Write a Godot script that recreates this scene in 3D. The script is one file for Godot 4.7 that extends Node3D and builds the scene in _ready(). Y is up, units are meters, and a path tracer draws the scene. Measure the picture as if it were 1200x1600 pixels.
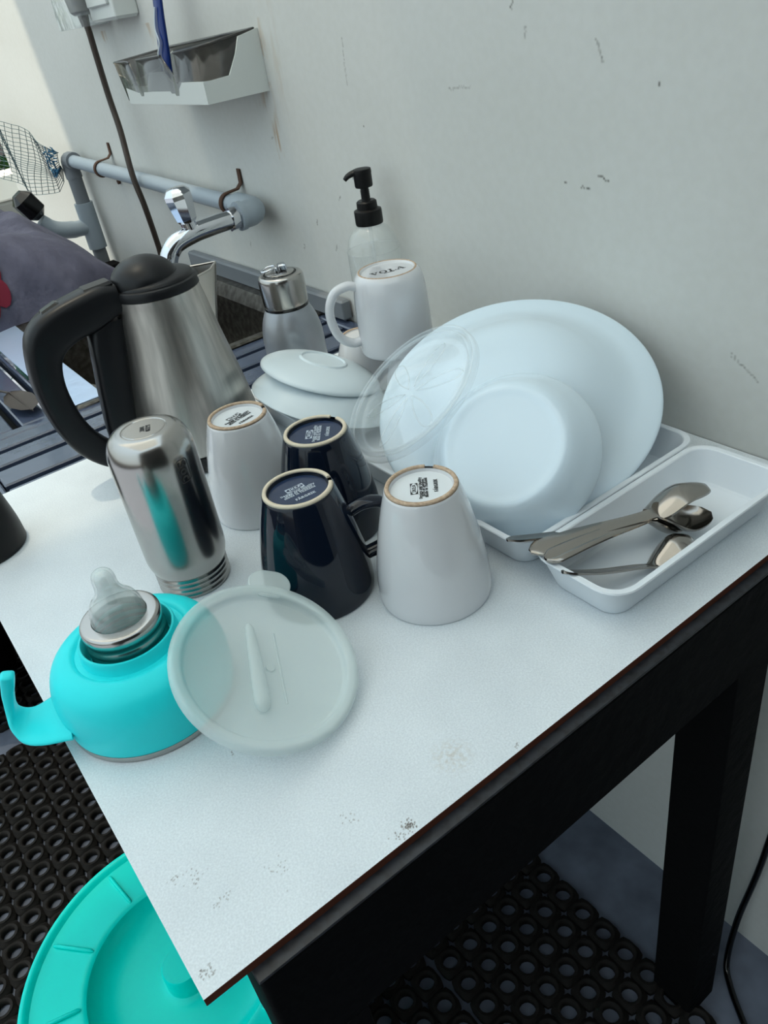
extends Node3D
# y = 0 is the floor; the table top is at TY. x runs along the wall, z comes out of the wall (wall face at z = WZ).
const TY := 0.722
const WZ := -0.602
var M := {}
var used := {}

class MB:
	var st := SurfaceTool.new()
	var grp := 1
	func _init() -> void:
		st.begin(Mesh.PRIMITIVE_TRIANGLES)
	func v(p: Vector3, uv := Vector2.ZERO) -> void:
		st.set_smooth_group(grp); st.set_uv(uv); st.add_vertex(p)
	func tri(a: Vector3, b: Vector3, c: Vector3) -> void:
		v(a); v(b); v(c)
	func quad(a: Vector3, b: Vector3, c: Vector3, d: Vector3) -> void:
		tri(a, b, c); tri(a, c, d)
	# rows of closed loops, each running x -> z, stacked upwards: faces look outwards
	func loft(loops: Array, cap0 := true, cap1 := true, xf := Transform3D(), limit := 0.62) -> MB:
		var n: int = loops[0].size()
		grp += 1
		for i in loops.size() - 1:
			if i > 0:
				var sharp := false
				for j in [0, n / 4, n / 2]:
					var d0: Vector3 = loops[i][j] - loops[i - 1][j]
					var d1: Vector3 = loops[i + 1][j] - loops[i][j]
					if d0.length() > 1e-6 and d1.length() > 1e-6 and d0.angle_to(d1) > limit:
						sharp = true
				if sharp:
					grp += 1
			for j in n:
				var k := (j + 1) % n
				var a: Vector3 = xf * loops[i][j]; var b: Vector3 = xf * loops[i][k]
				var c: Vector3 = xf * loops[i + 1][k]; var d: Vector3 = xf * loops[i + 1][j]
				var u0 := float(j) / n; var u1 := float(j + 1) / n
				var w0 := float(i) / (loops.size() - 1); var w1 := float(i + 1) / (loops.size() - 1)
				if not a.is_equal_approx(b):
					v(a, Vector2(u0, w0)); v(b, Vector2(u1, w0)); v(c, Vector2(u1, w1))
				if not c.is_equal_approx(d):
					v(a, Vector2(u0, w0)); v(c, Vector2(u1, w1)); v(d, Vector2(u0, w1))
		for side in 2:
			if (side == 0 and not cap0) or (side == 1 and not cap1):
				continue
			grp += 1
			var l: PackedVector3Array = loops[0] if side == 0 else loops[-1]
			var m := Vector3.ZERO
			for p in l:
				m += p / n
			for j in n:
				var k := (j + 1) % n
				if side == 1:
					tri(xf * m, xf * l[j], xf * l[k])
				else:
					tri(xf * m, xf * l[k], xf * l[j])
		return self
	# profile of (radius, height) pairs, up the outside, over the top, down the inside
	func lathe(prof: Array, seg := 48, xf := Transform3D(), limit := 0.62) -> MB:
		var loops := []
		for p in prof:
			var l := PackedVector3Array()
			for j in seg:
				var f := TAU * j / seg
				l.append(Vector3(p[0] * cos(f), p[1], p[0] * sin(f)))
			loops.append(l)
		return loft(loops, false, false, xf, limit)
	func tube(path: Array, rad, seg := 12, caps := true, squash := 1.0, up := Vector3(0.13, 1, 0.07)) -> MB:
		var loops := []
		var nrm := up
		for i in path.size():
			var t: Vector3 = (path[mini(i + 1, path.size() - 1)] - path[maxi(i - 1, 0)]).normalized()
			nrm = (nrm - t * nrm.dot(t))
			if nrm.length() < 1e-4:
				nrm = t.cross(Vector3(1, 0.2, 0.3))
			nrm = nrm.normalized()
			var b := nrm.cross(t)
			var r: float = rad[i] if rad is Array else rad
			var l := PackedVector3Array()
			for j in seg:
				var f := TAU * j / seg
				l.append(path[i] + r * (cos(f) * nrm * squash + sin(f) * b))
			loops.append(l)
		return loft(loops, caps, caps, Transform3D(), 1.2)
	func box(c: Vector3, s: Vector3, bev := 0.0015, xf := Transform3D()) -> MB:
		var w := s.x; var d := s.z; var h := s.y / 2.0
		var b := minf(bev, minf(w, minf(d, s.y)) * 0.45)
		var t := xf * Transform3D(Basis(), c)
		return loft([MB.rr(w - 2 * b, d - 2 * b, b * 0.3, -h), MB.rr(w, d, b, -h + b), MB.rr(w, d, b, h - b), MB.rr(w - 2 * b, d - 2 * b, b * 0.3, h)], true, true, t, 0.3)
	static func rr(w: float, d: float, r: float, y: float, k := 3, ox := 0.0, oz := 0.0) -> PackedVector3Array:
		var l := PackedVector3Array()
		r = maxf(minf(r, minf(w, d) * 0.499), 1e-5)
		for q in 4:
			var cx := (w / 2 - r) * (1.0 if q == 0 or q == 3 else -1.0)
			var cz := (d / 2 - r) * (1.0 if q < 2 else -1.0)
			for i in k + 1:
				var f := PI / 2 * (q + float(i) / k)
				l.append(Vector3(ox + cx + r * cos(f), y, oz + cz + r * sin(f)))
		return l
	# a polygon in the x-y plane, drawn out along z from z0 to z1
	func prism(poly: PackedVector2Array, z0: float, z1: float, xf := Transform3D()) -> MB:
		if Geometry2D.is_polygon_clockwise(poly):
			poly.reverse()
		grp += 1
		var ix := Geometry2D.triangulate_polygon(poly)
		for k in range(0, ix.size(), 3):
			var a := poly[ix[k]]; var b := poly[ix[k + 1]]; var c := poly[ix[k + 2]]
			if (b - a).cross(c - a) < 0:
				var tmp := b; b = c; c = tmp
			tri(xf * Vector3(a.x, a.y, z1), xf * Vector3(c.x, c.y, z1), xf * Vector3(b.x, b.y, z1))
			tri(xf * Vector3(a.x, a.y, z0), xf * Vector3(b.x, b.y, z0), xf * Vector3(c.x, c.y, z0))
		for i in poly.size():
			var j := (i + 1) % poly.size()
			var h := (i - 1 + poly.size()) % poly.size()
			var d0 := (poly[i] - poly[h]); var d1 := poly[j] - poly[i]
			if absf(d0.angle_to(d1)) > 0.5:
				grp += 1
			var a := poly[i]; var b := poly[j]
			quad(xf * Vector3(a.x, a.y, z0), xf * Vector3(a.x, a.y, z1), xf * Vector3(b.x, b.y, z1), xf * Vector3(b.x, b.y, z0))
		return self
	func done() -> ArrayMesh:
		st.generate_normals()
		return st.commit()

func numbered(n: String) -> String:
	used[n] = used.get(n, -1) + 1
	return n if used[n] == 0 else "%s_%03d" % [n, used[n]]
func tag(o: Node3D, label: String, cat: String, group := "", kind := "") -> void:
	if label: o.set_meta("label", label)
	if cat: o.set_meta("category", cat)
	if group: o.set_meta("group", group)
	if kind: o.set_meta("kind", kind)
func thing(n: String, label: String, cat: String, at: Vector3, basis := Basis(), group := "") -> Node3D:
	var o := Node3D.new()
	o.name = numbered(n); add_child(o)
	o.transform = Transform3D(basis, at)
	tag(o, label, cat, group)
	return o
func part(p: Node3D, n: String, mesh: Mesh, mat: Material, xf := Transform3D()) -> MeshInstance3D:
	var o := MeshInstance3D.new()
	var taken := 0
	for ch in p.get_children():
		if String(ch.name) == n or String(ch.name).begins_with(n + "_0"):
			taken += 1
	o.name = n if taken == 0 else "%s_%03d" % [n, taken]
	o.mesh = mesh; o.material_override = mat; o.transform = xf
	p.add_child(o, true)
	return o
func solo(n: String, mesh: Mesh, mat: Material, label: String, cat: String, at := Vector3.ZERO, basis := Basis(), group := "", kind := "") -> MeshInstance3D:
	var o := MeshInstance3D.new()
	o.name = numbered(n); o.mesh = mesh; o.material_override = mat
	o.transform = Transform3D(basis, at); add_child(o)
	tag(o, label, cat, group, kind)
	return o
func struct(n: String, mesh: Mesh, mat: Material, label: String, at := Vector3.ZERO) -> MeshInstance3D:
	return solo(n, mesh, mat, label, "", at, Basis(), "", "structure")
func W(x: float, y: float, z: float) -> Vector3:   # a point measured from the table top
	return Vector3(x, y + TY, z)
func yaw(x: float, z: float) -> Basis:               # local x points towards (x, z)
	return Basis(Vector3.UP, atan2(-z, x))
func leaning(n: Vector3, spin := 0.0) -> Basis:      # local y points along n
	n = n.normalized()
	var x := Vector3(1, 0, 0); x = (x - n * x.dot(n)).normalized()
	return Basis(x, n, x.cross(n)) * Basis(Vector3.UP, spin)
func curve(pts: Array, steps := 6) -> Array:        # Catmull-Rom through the points
	var out := []
	for i in pts.size() - 1:
		var p0 = pts[maxi(i - 1, 0)]; var p1 = pts[i]; var p2 = pts[i + 1]; var p3 = pts[mini(i + 2, pts.size() - 1)]
		for s in steps:
			var t := float(s) / steps
			out.append(0.5 * ((2.0 * p1) + (p2 - p0) * t + (2.0 * p0 - 5.0 * p1 + 4.0 * p2 - p3) * t * t + (3.0 * p1 - p0 - 3.0 * p2 + p3) * t * t * t))
	out.append(pts[-1])
	return out
func prof(pts: Array, steps := 5) -> Array:         # a smooth profile
	var vs := []
	for p in pts: vs.append(Vector2(p[0], p[1]))
	var out := []
	for q in curve(vs, steps): out.append([maxf(q.x, 0.0), q.y])
	return out
func mat(n: String, c: Color, rough := 0.5, metal := 0.0, spec := 0.5) -> StandardMaterial3D:
	var m := StandardMaterial3D.new()
	m.resource_name = n; m.albedo_color = c; m.roughness = rough; m.metallic = metal; m.metallic_specular = spec
	M[n] = m
	return m
func noise_tex(sd: int, freq: float, lo: Color, hi: Color, size := 512, oct := 4, normal := false, bump := 4.0) -> NoiseTexture2D:
	var f := FastNoiseLite.new()
	f.seed = sd; f.frequency = freq; f.noise_type = FastNoiseLite.TYPE_SIMPLEX_SMOOTH; f.fractal_octaves = oct
	var t := NoiseTexture2D.new()
	t.width = size; t.height = size; t.seamless = true; t.noise = f
	if normal:
		t.as_normal_map = true; t.bump_strength = bump
	else:
		var g := Gradient.new()
		g.set_color(0, lo); g.set_color(1, hi)
		t.color_ramp = g
	return t
func lettering(p: Node3D, text: String, h: float, m: Material, xf: Transform3D, fname := "Droid Sans", stretch := 1.0) -> MeshInstance3D:
	var t := TextMesh.new()
	var f := SystemFont.new()
	f.font_names = PackedStringArray([fname]); f.font_weight = 700
	t.font = f; t.text = text; t.font_size = 32; t.pixel_size = h / 23.0; t.depth = 0.0001
	return part(p, "lettering", t, m, xf * Transform3D(Basis().scaled(Vector3(stretch, 1, 1)), Vector3.ZERO))

func _ready() -> void:
	# ---- camera
	var cam := Camera3D.new()
	cam.name = "camera"
	cam.keep_aspect = Camera3D.KEEP_HEIGHT
	cam.fov = rad_to_deg(2.0 * atan(800.0 / 1235.6))
	cam.near = 0.02; cam.far = 60.0
	var yw := deg_to_rad(58.45); var pt := deg_to_rad(33.455); var rl := deg_to_rad(-9.9958)
	var fw := Vector3(-sin(yw) * cos(pt), -sin(pt), -cos(yw) * cos(pt))
	var rt := fw.cross(Vector3.UP).normalized()
	var up := rt.cross(fw)
	cam.transform = Transform3D(Basis(rt * cos(rl) + up * sin(rl), up * cos(rl) - rt * sin(rl), -fw), W(0.2409, 0.4, -0.004))
	add_child(cam)
	cam.current = true
	# ---- sky, sun, exposure
	var sky := ProceduralSkyMaterial.new()
	sky.sky_top_color = Color(0.86, 0.95, 1.0)
	sky.sky_horizon_color = Color(0.72, 0.76, 0.76)
	sky.sky_curve = 0.5
	sky.ground_horizon_color = Color(0.55, 0.54, 0.50)
	sky.ground_bottom_color = Color(0.25, 0.25, 0.25)
	sky.sun_angle_max = 1.0
	sky.energy_multiplier = 1.25
	var env := Environment.new()
	env.background_mode = Environment.BG_SKY
	env.sky = Sky.new(); env.sky.sky_material = sky
	env.ambient_light_source = Environment.AMBIENT_SOURCE_SKY
	env.tonemap_mode = Environment.TONE_MAPPER_LINEAR
	env.tonemap_exposure = 1.5
	env.sdfgi_enabled = true; env.ssao_enabled = true; env.ssil_enabled = true
	var we := WorldEnvironment.new()
	we.name = "world"; we.environment = env
	add_child(we)
	var sun := DirectionalLight3D.new()
	sun.name = "sun"
	sun.light_color = Color(1.0, 0.95, 0.85)
	sun.light_energy = 3.2
	sun.light_angular_distance = 1.6
	sun.sky_mode = DirectionalLight3D.SKY_MODE_LIGHT_ONLY
	sun.shadow_enabled = true
	add_child(sun)
	sun.look_at_from_position(Vector3.ZERO, Vector3(0.16, -1.0, -0.10), Vector3.FORWARD)
	materials()
	setting()
	table()
	sink_station()
	wall_fittings()
	far_left()
	cups()
	steel_and_teal()
	back_row()
	trays_and_dishes()
	cutlery()
	below()

func materials() -> void:
	var m: StandardMaterial3D
	m = mat("wall_paint", Color.WHITE, 0.55, 0, 0.35)
	m.albedo_texture = wall_picture()
	m = mat("laminate", Color.WHITE, 0.42, 0, 0.4)
	m.albedo_texture = table_picture()
	m = mat("floor_paint", Color(0.44, 0.47, 0.53), 0.6, 0, 0.25)
	m.albedo_texture = noise_tex(3, 0.02, Color(0.78, 0.78, 0.78), Color(1, 1, 1), 512)
	m.uv1_triplanar = true; m.uv1_world_triplanar = true; m.uv1_scale = Vector3(1.3, 1.3, 1.3)
	mat("board_edge", Color(0.34, 0.20, 0.155), 0.85, 0, 0.2)
	m = mat("black_paint", Color(0.055, 0.056, 0.06), 0.7, 0, 0.16)
	m.normal_enabled = true; m.normal_texture = noise_tex(5, 0.02, Color.BLACK, Color.WHITE, 256, 4, true, 3.0)
	m.uv1_triplanar = true; m.uv1_scale = Vector3(6, 6, 6); m.normal_scale = 0.5
	m = mat("black_worn", Color(0.13, 0.14, 0.165), 0.4, 0, 0.5)
	m.albedo_texture = noise_tex(8, 0.03, Color(0.35, 0.35, 0.38), Color(1.6, 1.55, 1.5), 512, 5)
	m.uv1_triplanar = true; m.uv1_scale = Vector3(7, 7, 7)
	mat("rubber", Color(0.13, 0.122, 0.115), 0.7, 0, 0.22)
	m = mat("wet_plank", Color(0.25, 0.29, 0.37), 0.16, 0, 0.7)
	m.normal_enabled = true; m.normal_texture = noise_tex(9, 0.02, Color.BLACK, Color.WHITE, 256, 4, true, 3.0)
	m.uv1_triplanar = true; m.uv1_scale = Vector3(5, 5, 5); m.normal_scale = 0.08
	m = mat("basin_steel", Color(0.5, 0.49, 0.47), 0.38, 0.9)
	m.albedo_texture = noise_tex(12, 0.03, Color(0.5, 0.48, 0.45), Color(1, 1, 1), 512, 5)
	m.uv1_triplanar = true; m.uv1_scale = Vector3(4, 4, 4)
	m = mat("flange_steel", Color(0.74, 0.82, 0.93), 0.3, 0.55)
	m.normal_enabled = true; m.normal_texture = noise_tex(13, 0.02, Color.BLACK, Color.WHITE, 256, 4, true, 4.0)
	m.uv1_triplanar = true; m.uv1_scale = Vector3(5, 5, 5); m.normal_scale = 0.1
	m = mat("brushed_steel", Color(0.80, 0.785, 0.76), 0.36, 1.0)
	m.albedo_texture = noise_tex(14, 0.02, Color(0.82, 0.82, 0.82), Color(1, 1, 1), 256, 4)
	m.uv1_scale = Vector3(6, 0.4, 1)
	m.roughness = 0.36
	m = mat("satin_steel", Color(0.68, 0.67, 0.655), 0.2, 1.0)
	m = mat("cutlery_steel", Color(0.62, 0.60, 0.575), 0.17, 1.0)
	mat("chrome", Color(0.82, 0.83, 0.85), 0.06, 1.0)
	m = mat("grey_metal_paint", Color(0.60, 0.62, 0.645), 0.33, 0.55)
	m = mat("black_plastic", Color(0.06, 0.06, 0.062), 0.4, 0, 0.35)
	mat("kettle_black", Color(0.085, 0.09, 0.10), 0.36, 0, 0.35)
	mat("gloss_black", Color(0.02, 0.02, 0.022), 0.18)
	m = mat("white_glaze", Color(0.83, 0.835, 0.845), 0.07)
	m.clearcoat_enabled = true; m.clearcoat = 0.5; m.clearcoat_roughness = 0.05
	mat("base_white", Color(0.86, 0.88, 0.89), 0.2)
	m = mat("navy_glaze", Color(0.045, 0.08, 0.135), 0.05, 0, 0.45)
	mat("navy_base", Color(0.14, 0.20, 0.31), 0.15)
	m = mat("bare_clay", Color(0.83, 0.745, 0.65), 0.85)
	m.albedo_texture = noise_tex(21, 0.08, Color(0.75, 0.7, 0.66), Color(1, 1, 1), 128, 3)
	m.uv1_triplanar = true; m.uv1_scale = Vector3(25, 25, 25)
	mat("pale_clay", Color(0.85, 0.80, 0.71), 0.8)
	m = mat("opal", Color(0.845, 0.91, 0.95), 0.16)
	mat("melamine", Color(0.86, 0.905, 0.92), 0.22)
	mat("tray_white", Color(0.865, 0.89, 0.91), 0.3)
	m = mat("teal", Color(0.14, 0.88, 0.90), 0.42, 0, 0.35)
	m.rim_enabled = true; m.rim = 0.1
	mat("teal_lid", Color(0.0, 0.88, 0.83), 0.28, 0, 0.3)
	m = mat("frosted", Color(0.88, 0.93, 0.925, 0.42), 0.4)
	m.transparency = BaseMaterial3D.TRANSPARENCY_ALPHA
	m = mat("silicone", Color(0.88, 0.93, 0.92, 0.22), 0.12)
	m.transparency = BaseMaterial3D.TRANSPARENCY_ALPHA
	m = mat("clear_plastic", Color(0.92, 0.96, 0.97, 0.13), 0.06)
	m.transparency = BaseMaterial3D.TRANSPARENCY_ALPHA
	m = mat("clear_bottle", Color(0.86, 0.9, 0.89, 0.16), 0.07)
	m.transparency = BaseMaterial3D.TRANSPARENCY_ALPHA
	m = mat("smoke", Color(0.16, 0.15, 0.14, 0.55), 0.12)
	m.transparency = BaseMaterial3D.TRANSPARENCY_ALPHA
	mat("pvc_grey", Color(0.60, 0.645, 0.68), 0.42)
	mat("pvc_dark", Color(0.45, 0.47, 0.49), 0.5)
	mat("rust", Color(0.30, 0.20, 0.14), 0.8)
	mat("brown_cable", Color(0.22, 0.18, 0.15), 0.5)
	mat("fitting_white", Color(0.82, 0.84, 0.83), 0.25)
	mat("plug_grey", Color(0.55, 0.56, 0.56), 0.4)
	mat("ink", Color(0.03, 0.03, 0.035), 0.5)
	mat("pale_ink", Color(0.75, 0.79, 0.83), 0.5)
	mat("grey_ink", Color(0.36, 0.42, 0.50), 0.5)
	mat("etch", Color(0.22, 0.22, 0.22), 0.6)
	m = mat("cloth", Color(0.34, 0.34, 0.405), 0.9)
	m.albedo_texture = noise_tex(30, 0.015, Color(0.75, 0.75, 0.78), Color(1.1, 1.1, 1.1), 256, 5)
	m.uv1_triplanar = true; m.uv1_scale = Vector3(3, 3, 3)
	m.normal_enabled = true; m.normal_texture = noise_tex(33, 0.012, Color.BLACK, Color.WHITE, 512, 5, true, 10.0); m.normal_scale = 0.9
	mat("flower_print", Color(0.43, 0.07, 0.17), 0.9)
	mat("sachet_blue", Color(0.03, 0.17, 0.45), 0.3)
	mat("sachet_white", Color(0.72, 0.76, 0.80), 0.35)
	mat("net_twine", Color(0.14, 0.24, 0.27), 0.8)
	mat("net_blue", Color(0.06, 0.33, 0.46), 0.8)
	mat("fence_wire", Color(0.10, 0.28, 0.24), 0.6)
	mat("leaf", Color(0.20, 0.36, 0.10), 0.6)
	mat("brown_leaf", Color(0.21, 0.18, 0.155), 0.6)
	mat("concrete", Color(0.50, 0.50, 0.48), 0.9)
	m = mat("roof_sheet", Color(0.84, 0.89, 0.91), 0.6)
	m.backlight_enabled = true; m.backlight = Color(0.9, 0.9, 0.9)
	m = mat("roof_pane", Color(0.84, 0.89, 0.91, 0.75), 0.6)
	m.backlight_enabled = true; m.backlight = Color(0.9, 0.9, 0.9)
	m.transparency = BaseMaterial3D.TRANSPARENCY_ALPHA
	mat("dark_wall", Color(0.16, 0.155, 0.15), 0.8)
	mat("white_block", Color(0.88, 0.87, 0.83), 0.8)

# spots, scratches and rust runs at their places on the wall (3.4 m by 1.7 m, 1.66 mm a pixel)
func wall_picture() -> ImageTexture:
	var w := 2048; var h := 1024
	var f := FastNoiseLite.new(); f.seed = 4; f.frequency = 0.004; f.fractal_octaves = 5
	var g := FastNoiseLite.new(); g.seed = 14; g.frequency = 0.12; g.fractal_octaves = 2
	var im := Image.create(w, h, false, Image.FORMAT_RGB8)
	var base := Color(0.808, 0.812, 0.795)
	for y in h:
		for x in w:
			var a := f.get_noise_2d(x, y * 1.4) * 0.018 + g.get_noise_2d(x, y) * 0.008
			im.set_pixel(x, y, Color(base.r + a, base.g + a * 1.05, base.b + a * 1.25))
	var rng := RandomNumberGenerator.new(); rng.seed = 77
	var px := func(wx: float, wy: float) -> Vector2: return Vector2((wx + 2.5) / 3.4 * w, (1.7 - wy) / 1.7 * h)
	# scuffs: x, height above table top, length, angle, darkness
	for s in [[-0.30, 0.218, 0.004, 0.2, 0.5], [-0.255, 0.225, 0.02, -0.3, 0.6], [-0.275, 0.215, 0.016, -0.1, 0.55], [-0.20, 0.30, 0.002, 0.0, 0.9], [-0.36, 0.37, 0.022, 1.35, 0.5], [-0.345, 0.345, 0.014, 1.4, 0.35], [-0.26, 0.325, 0.028, -1.2, 0.35],
			[-0.64, 0.33, 0.07, 1.5, 0.22], [-0.62, 0.26, 0.003, 0.3, 0.7], [-0.65, 0.43, 0.003, 0.1, 0.6], [-0.75, 0.44, 0.003, 0.2, 0.5], [-0.55, 0.46, 0.014, 0.5, 0.5], [-0.50, 0.45, 0.012, 0.2, 0.4], [-0.41, 0.40, 0.01, 0.2, 0.5],
			[-0.44, 0.30, 0.05, 0.03, 0.2], [-0.70, 0.17, 0.01, 0.7, 0.5], [-0.77, 0.13, 0.012, 1.1, 0.5], [-0.66, 0.20, 0.012, 1.2, 0.4], [-0.73, 0.10, 0.016, 1.0, 0.35], [-0.68, 0.06, 0.01, 0.5, 0.4], [-0.82, 0.09, 0.012, 1.2, 0.4],
			[-0.85, 0.24, 0.005, 0.3, 0.4], [-1.0, 0.07, 0.012, 1.2, 0.35], [-0.08, 0.27, 0.012, 1.2, 0.3], [-0.10, 0.08, 0.05, -0.6, 0.3], [-0.02, 0.06, 0.05, -0.3, 0.35]]:
		var c: Vector2 = px.call(s[0], s[1] + TY)
		var n := int(s[2] / 0.00166 * 0.8) + 2
		for i in n:
			var t: float = (float(i) / n - 0.5) * s[2] * 0.7 / 0.00166
			var p: Vector2 = c + Vector2(cos(s[3]), -sin(s[3])) * t + Vector2(rng.randf_range(-0.5, 0.5), rng.randf_range(-0.5, 0.5))
			var o := im.get_pixelv(Vector2i(p))
			im.set_pixelv(Vector2i(p), o.lerp(Color(0.22, 0.21, 0.19), s[4] * rng.randf_range(0.4, 1.0)))
	# rust runs below the right end of the caddy, a stained corner by the switch
	for s in [[-0.835, 0.31, 0.10, 0.012, 0.55], [-0.85, 0.30, 0.03, 0.03, 0.3], [-0.828, 0.385, 0.05, 0.012, 0.25], [-1.19, 0.40, 0.03, 0.018, 0.4], [-0.80, 0.42, 0.16, 0.02, 0.10], [-1.40, 0.40, 0.02, 0.02, 0.4]]:
		var c: Vector2 = px.call(s[0], s[1] + TY)
		var ln := int(s[2] / 0.00166); var wd: float = s[3] / 0.00166
		for y in ln:
			for x in range(-int(wd), int(wd) + 1):
				var a: float = clampf(g.get_noise_2d((c.x + x) * 0.8, (c.y + y) * 0.18) * 1.6 + 0.42, 0, 1) * (1.0 - absf(x) / (wd + 1)) * s[4]
				if y > ln * (0.4 + 0.6 * g.get_noise_2d(x * 3.0 + s[0] * 900.0, 7.0) + 0.4):
					continue
				var p := Vector2i(int(c.x) + x, int(c.y) + y)
				im.set_pixelv(p, im.get_pixelv(p).lerp(Color(0.62, 0.46, 0.30), a))
	return ImageTexture.create_from_image(im)

func table_picture() -> ImageTexture:
	var n := 1280
	var im := Image.create(n, n, false, Image.FORMAT_RGB8)
	var f := FastNoiseLite.new(); f.seed = 2; f.frequency = 0.3; f.fractal_octaves = 3
	var g := FastNoiseLite.new(); g.seed = 6; g.frequency = 0.006; g.fractal_octaves = 4
	var b := Color(0.84, 0.868, 0.885)
	for y in n:
		for x in n:
			var a := f.get_noise_2d(x, y) * 0.06 + g.get_noise_2d(x, y) * 0.025
			im.set_pixel(x, y, Color(b.r + a, b.g + a, b.b + a * 0.95))
	var rng := RandomNumberGenerator.new(); rng.seed = 5
	# dirty marks: x, z, size, how many grains, darkness
	for s in [[-0.0066, -0.1364, 0.004, 44, 0.75], [-0.0053, -0.1300, 0.006, 22, 0.6], [-0.0344, -0.1127, 0.006, 12, 0.4], [-0.0338, -0.0645, 0.009, 16, 0.35], [-0.0703, -0.0157, 0.004, 12, 0.4], [-0.0624, -0.0261, 0.007, 18, 0.4], [-0.0416, -0.0346, 0.004, 8, 0.4], [-0.0400, -0.0278, 0.003, 8, 0.3], [-0.0125, -0.0060, 0.004, 22, 0.45], [-0.0091, -0.0088, 0.003, 10, 0.4], [-0.0047, -0.2191, 0.003, 8, 0.4], [-0.1273, -0.0844, 0.003, 4, 0.6], [-0.57, -0.05, 0.01, 8, 0.3]]:
		for i in int(s[3]):
			var p := Vector2i(int(((s[0] + 0.64) + rng.randfn(0, s[2] * 0.45)) / 0.64 * n), int((-s[1] + rng.randfn(0, s[2] * 0.45)) / 0.64 * n))
			if p.x > 1 and p.y > 1 and p.x < n - 2 and p.y < n - 2:
				for q in [Vector2i(0, 0), Vector2i(1, 0), Vector2i(0, 1)]:
					im.set_pixelv(p + q, im.get_pixelv(p + q).lerp(Color(0.27, 0.24, 0.21), s[4] * rng.randf_range(0.3, 1)))
	# tea-coloured stain near the edge
	for s in [[-0.0259, -0.1851, 0.016, 0.28]]:
		for y in n:
			for x in range(int((s[0] + 0.56) / 0.64 * n), n):
				var d: float = Vector2(float(x) / n * 0.64 - 0.64 - s[0], float(y) / n * 0.64 + s[1]).length() / s[2]
				if d < 1.0:
					var a: float = clampf(f.get_noise_2d(x * 0.4, y * 0.4) * 1.5 + 0.4, 0, 1) * s[3] * (1 - d)
					im.set_pixel(x, y, im.get_pixel(x, y).lerp(Color(0.62, 0.53, 0.42), a))
	return ImageTexture.create_from_image(im)

func setting() -> void:
	# wall: a thick slab whose front face carries the spots at their places
	var b := MB.new()
	b.box(Vector3(-0.75 + 0.37, 0.95, WZ - 0.08), Vector3(4.26, 2.1, 0.1599), 0.004)
	struct("wall_back", b.done(), M.fitting_white, "white painted wall behind the table with scuffs and rust runs")
	var st := SurfaceTool.new(); st.begin(Mesh.PRIMITIVE_TRIANGLES)
	for q in [[-2.505, 0.0, 0.0, 1.0], [-2.505, 1.995, 0.0, -0.1735], [1.745, 1.995, 1.25, -0.1735], [-2.505, 0.0, 0.0, 1.0], [1.745, 1.995, 1.25, -0.1735], [1.745, 0.0, 1.25, 1.0]]:
		st.set_normal(Vector3(0, 0, 1)); st.set_uv(Vector2(q[2], q[3])); st.add_vertex(Vector3(q[0], q[1], WZ))
	var ww := get_node("wall_back") as MeshInstance3D
	part(ww, "paint_coat", st.commit(), M.wall_paint)
	b = MB.new()
	b.box(Vector3(-1.0, -0.05, 0.6), Vector3(9.0, 0.1, 6.0), 0.002)
	struct("floor", b.done(), M.floor_paint, "grey painted concrete floor under the table and mats")
	# roof: tinted see-through sheet over the sink side, milky sheet over the table side
	b = MB.new()
	b.box(Vector3(0.03, 2.62, 0.225), Vector3(1.64, 0.012, 1.64), 0.003)
	struct("ceiling", b.done(), M.roof_sheet, "milky translucent roof sheet above the table")
	b = MB.new()
	b.box(Vector3(-1.425, 2.64, 0.225), Vector3(1.37, 0.012, 1.64), 0.003)
	struct("ceiling_pane", b.done(), M.roof_pane, "tinted see-through roof sheet above the sink")
	b = MB.new()
	b.box(Vector3(1.05, 1.1, 0.45), Vector3(0.12, 2.2, 2.0), 0.004)
	struct("wall_right", b.done(), M.dark_wall, "dark partition wall to the right of the table")
	# rubber mats with round holes, laid edge to edge
	mat_tile("black rubber mat with rows of round holes under the table, along the wall", -1.105, 0.06, -0.483, 6)
	mat_tile("black rubber mat with rows of round holes under the teal lidded tub", -1.105, 0.06, -0.258, 22)
	mat_tile("black rubber mat with holes behind the seam, by the teal cup handle", -2.05, -1.135, -0.258, 22)

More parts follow.
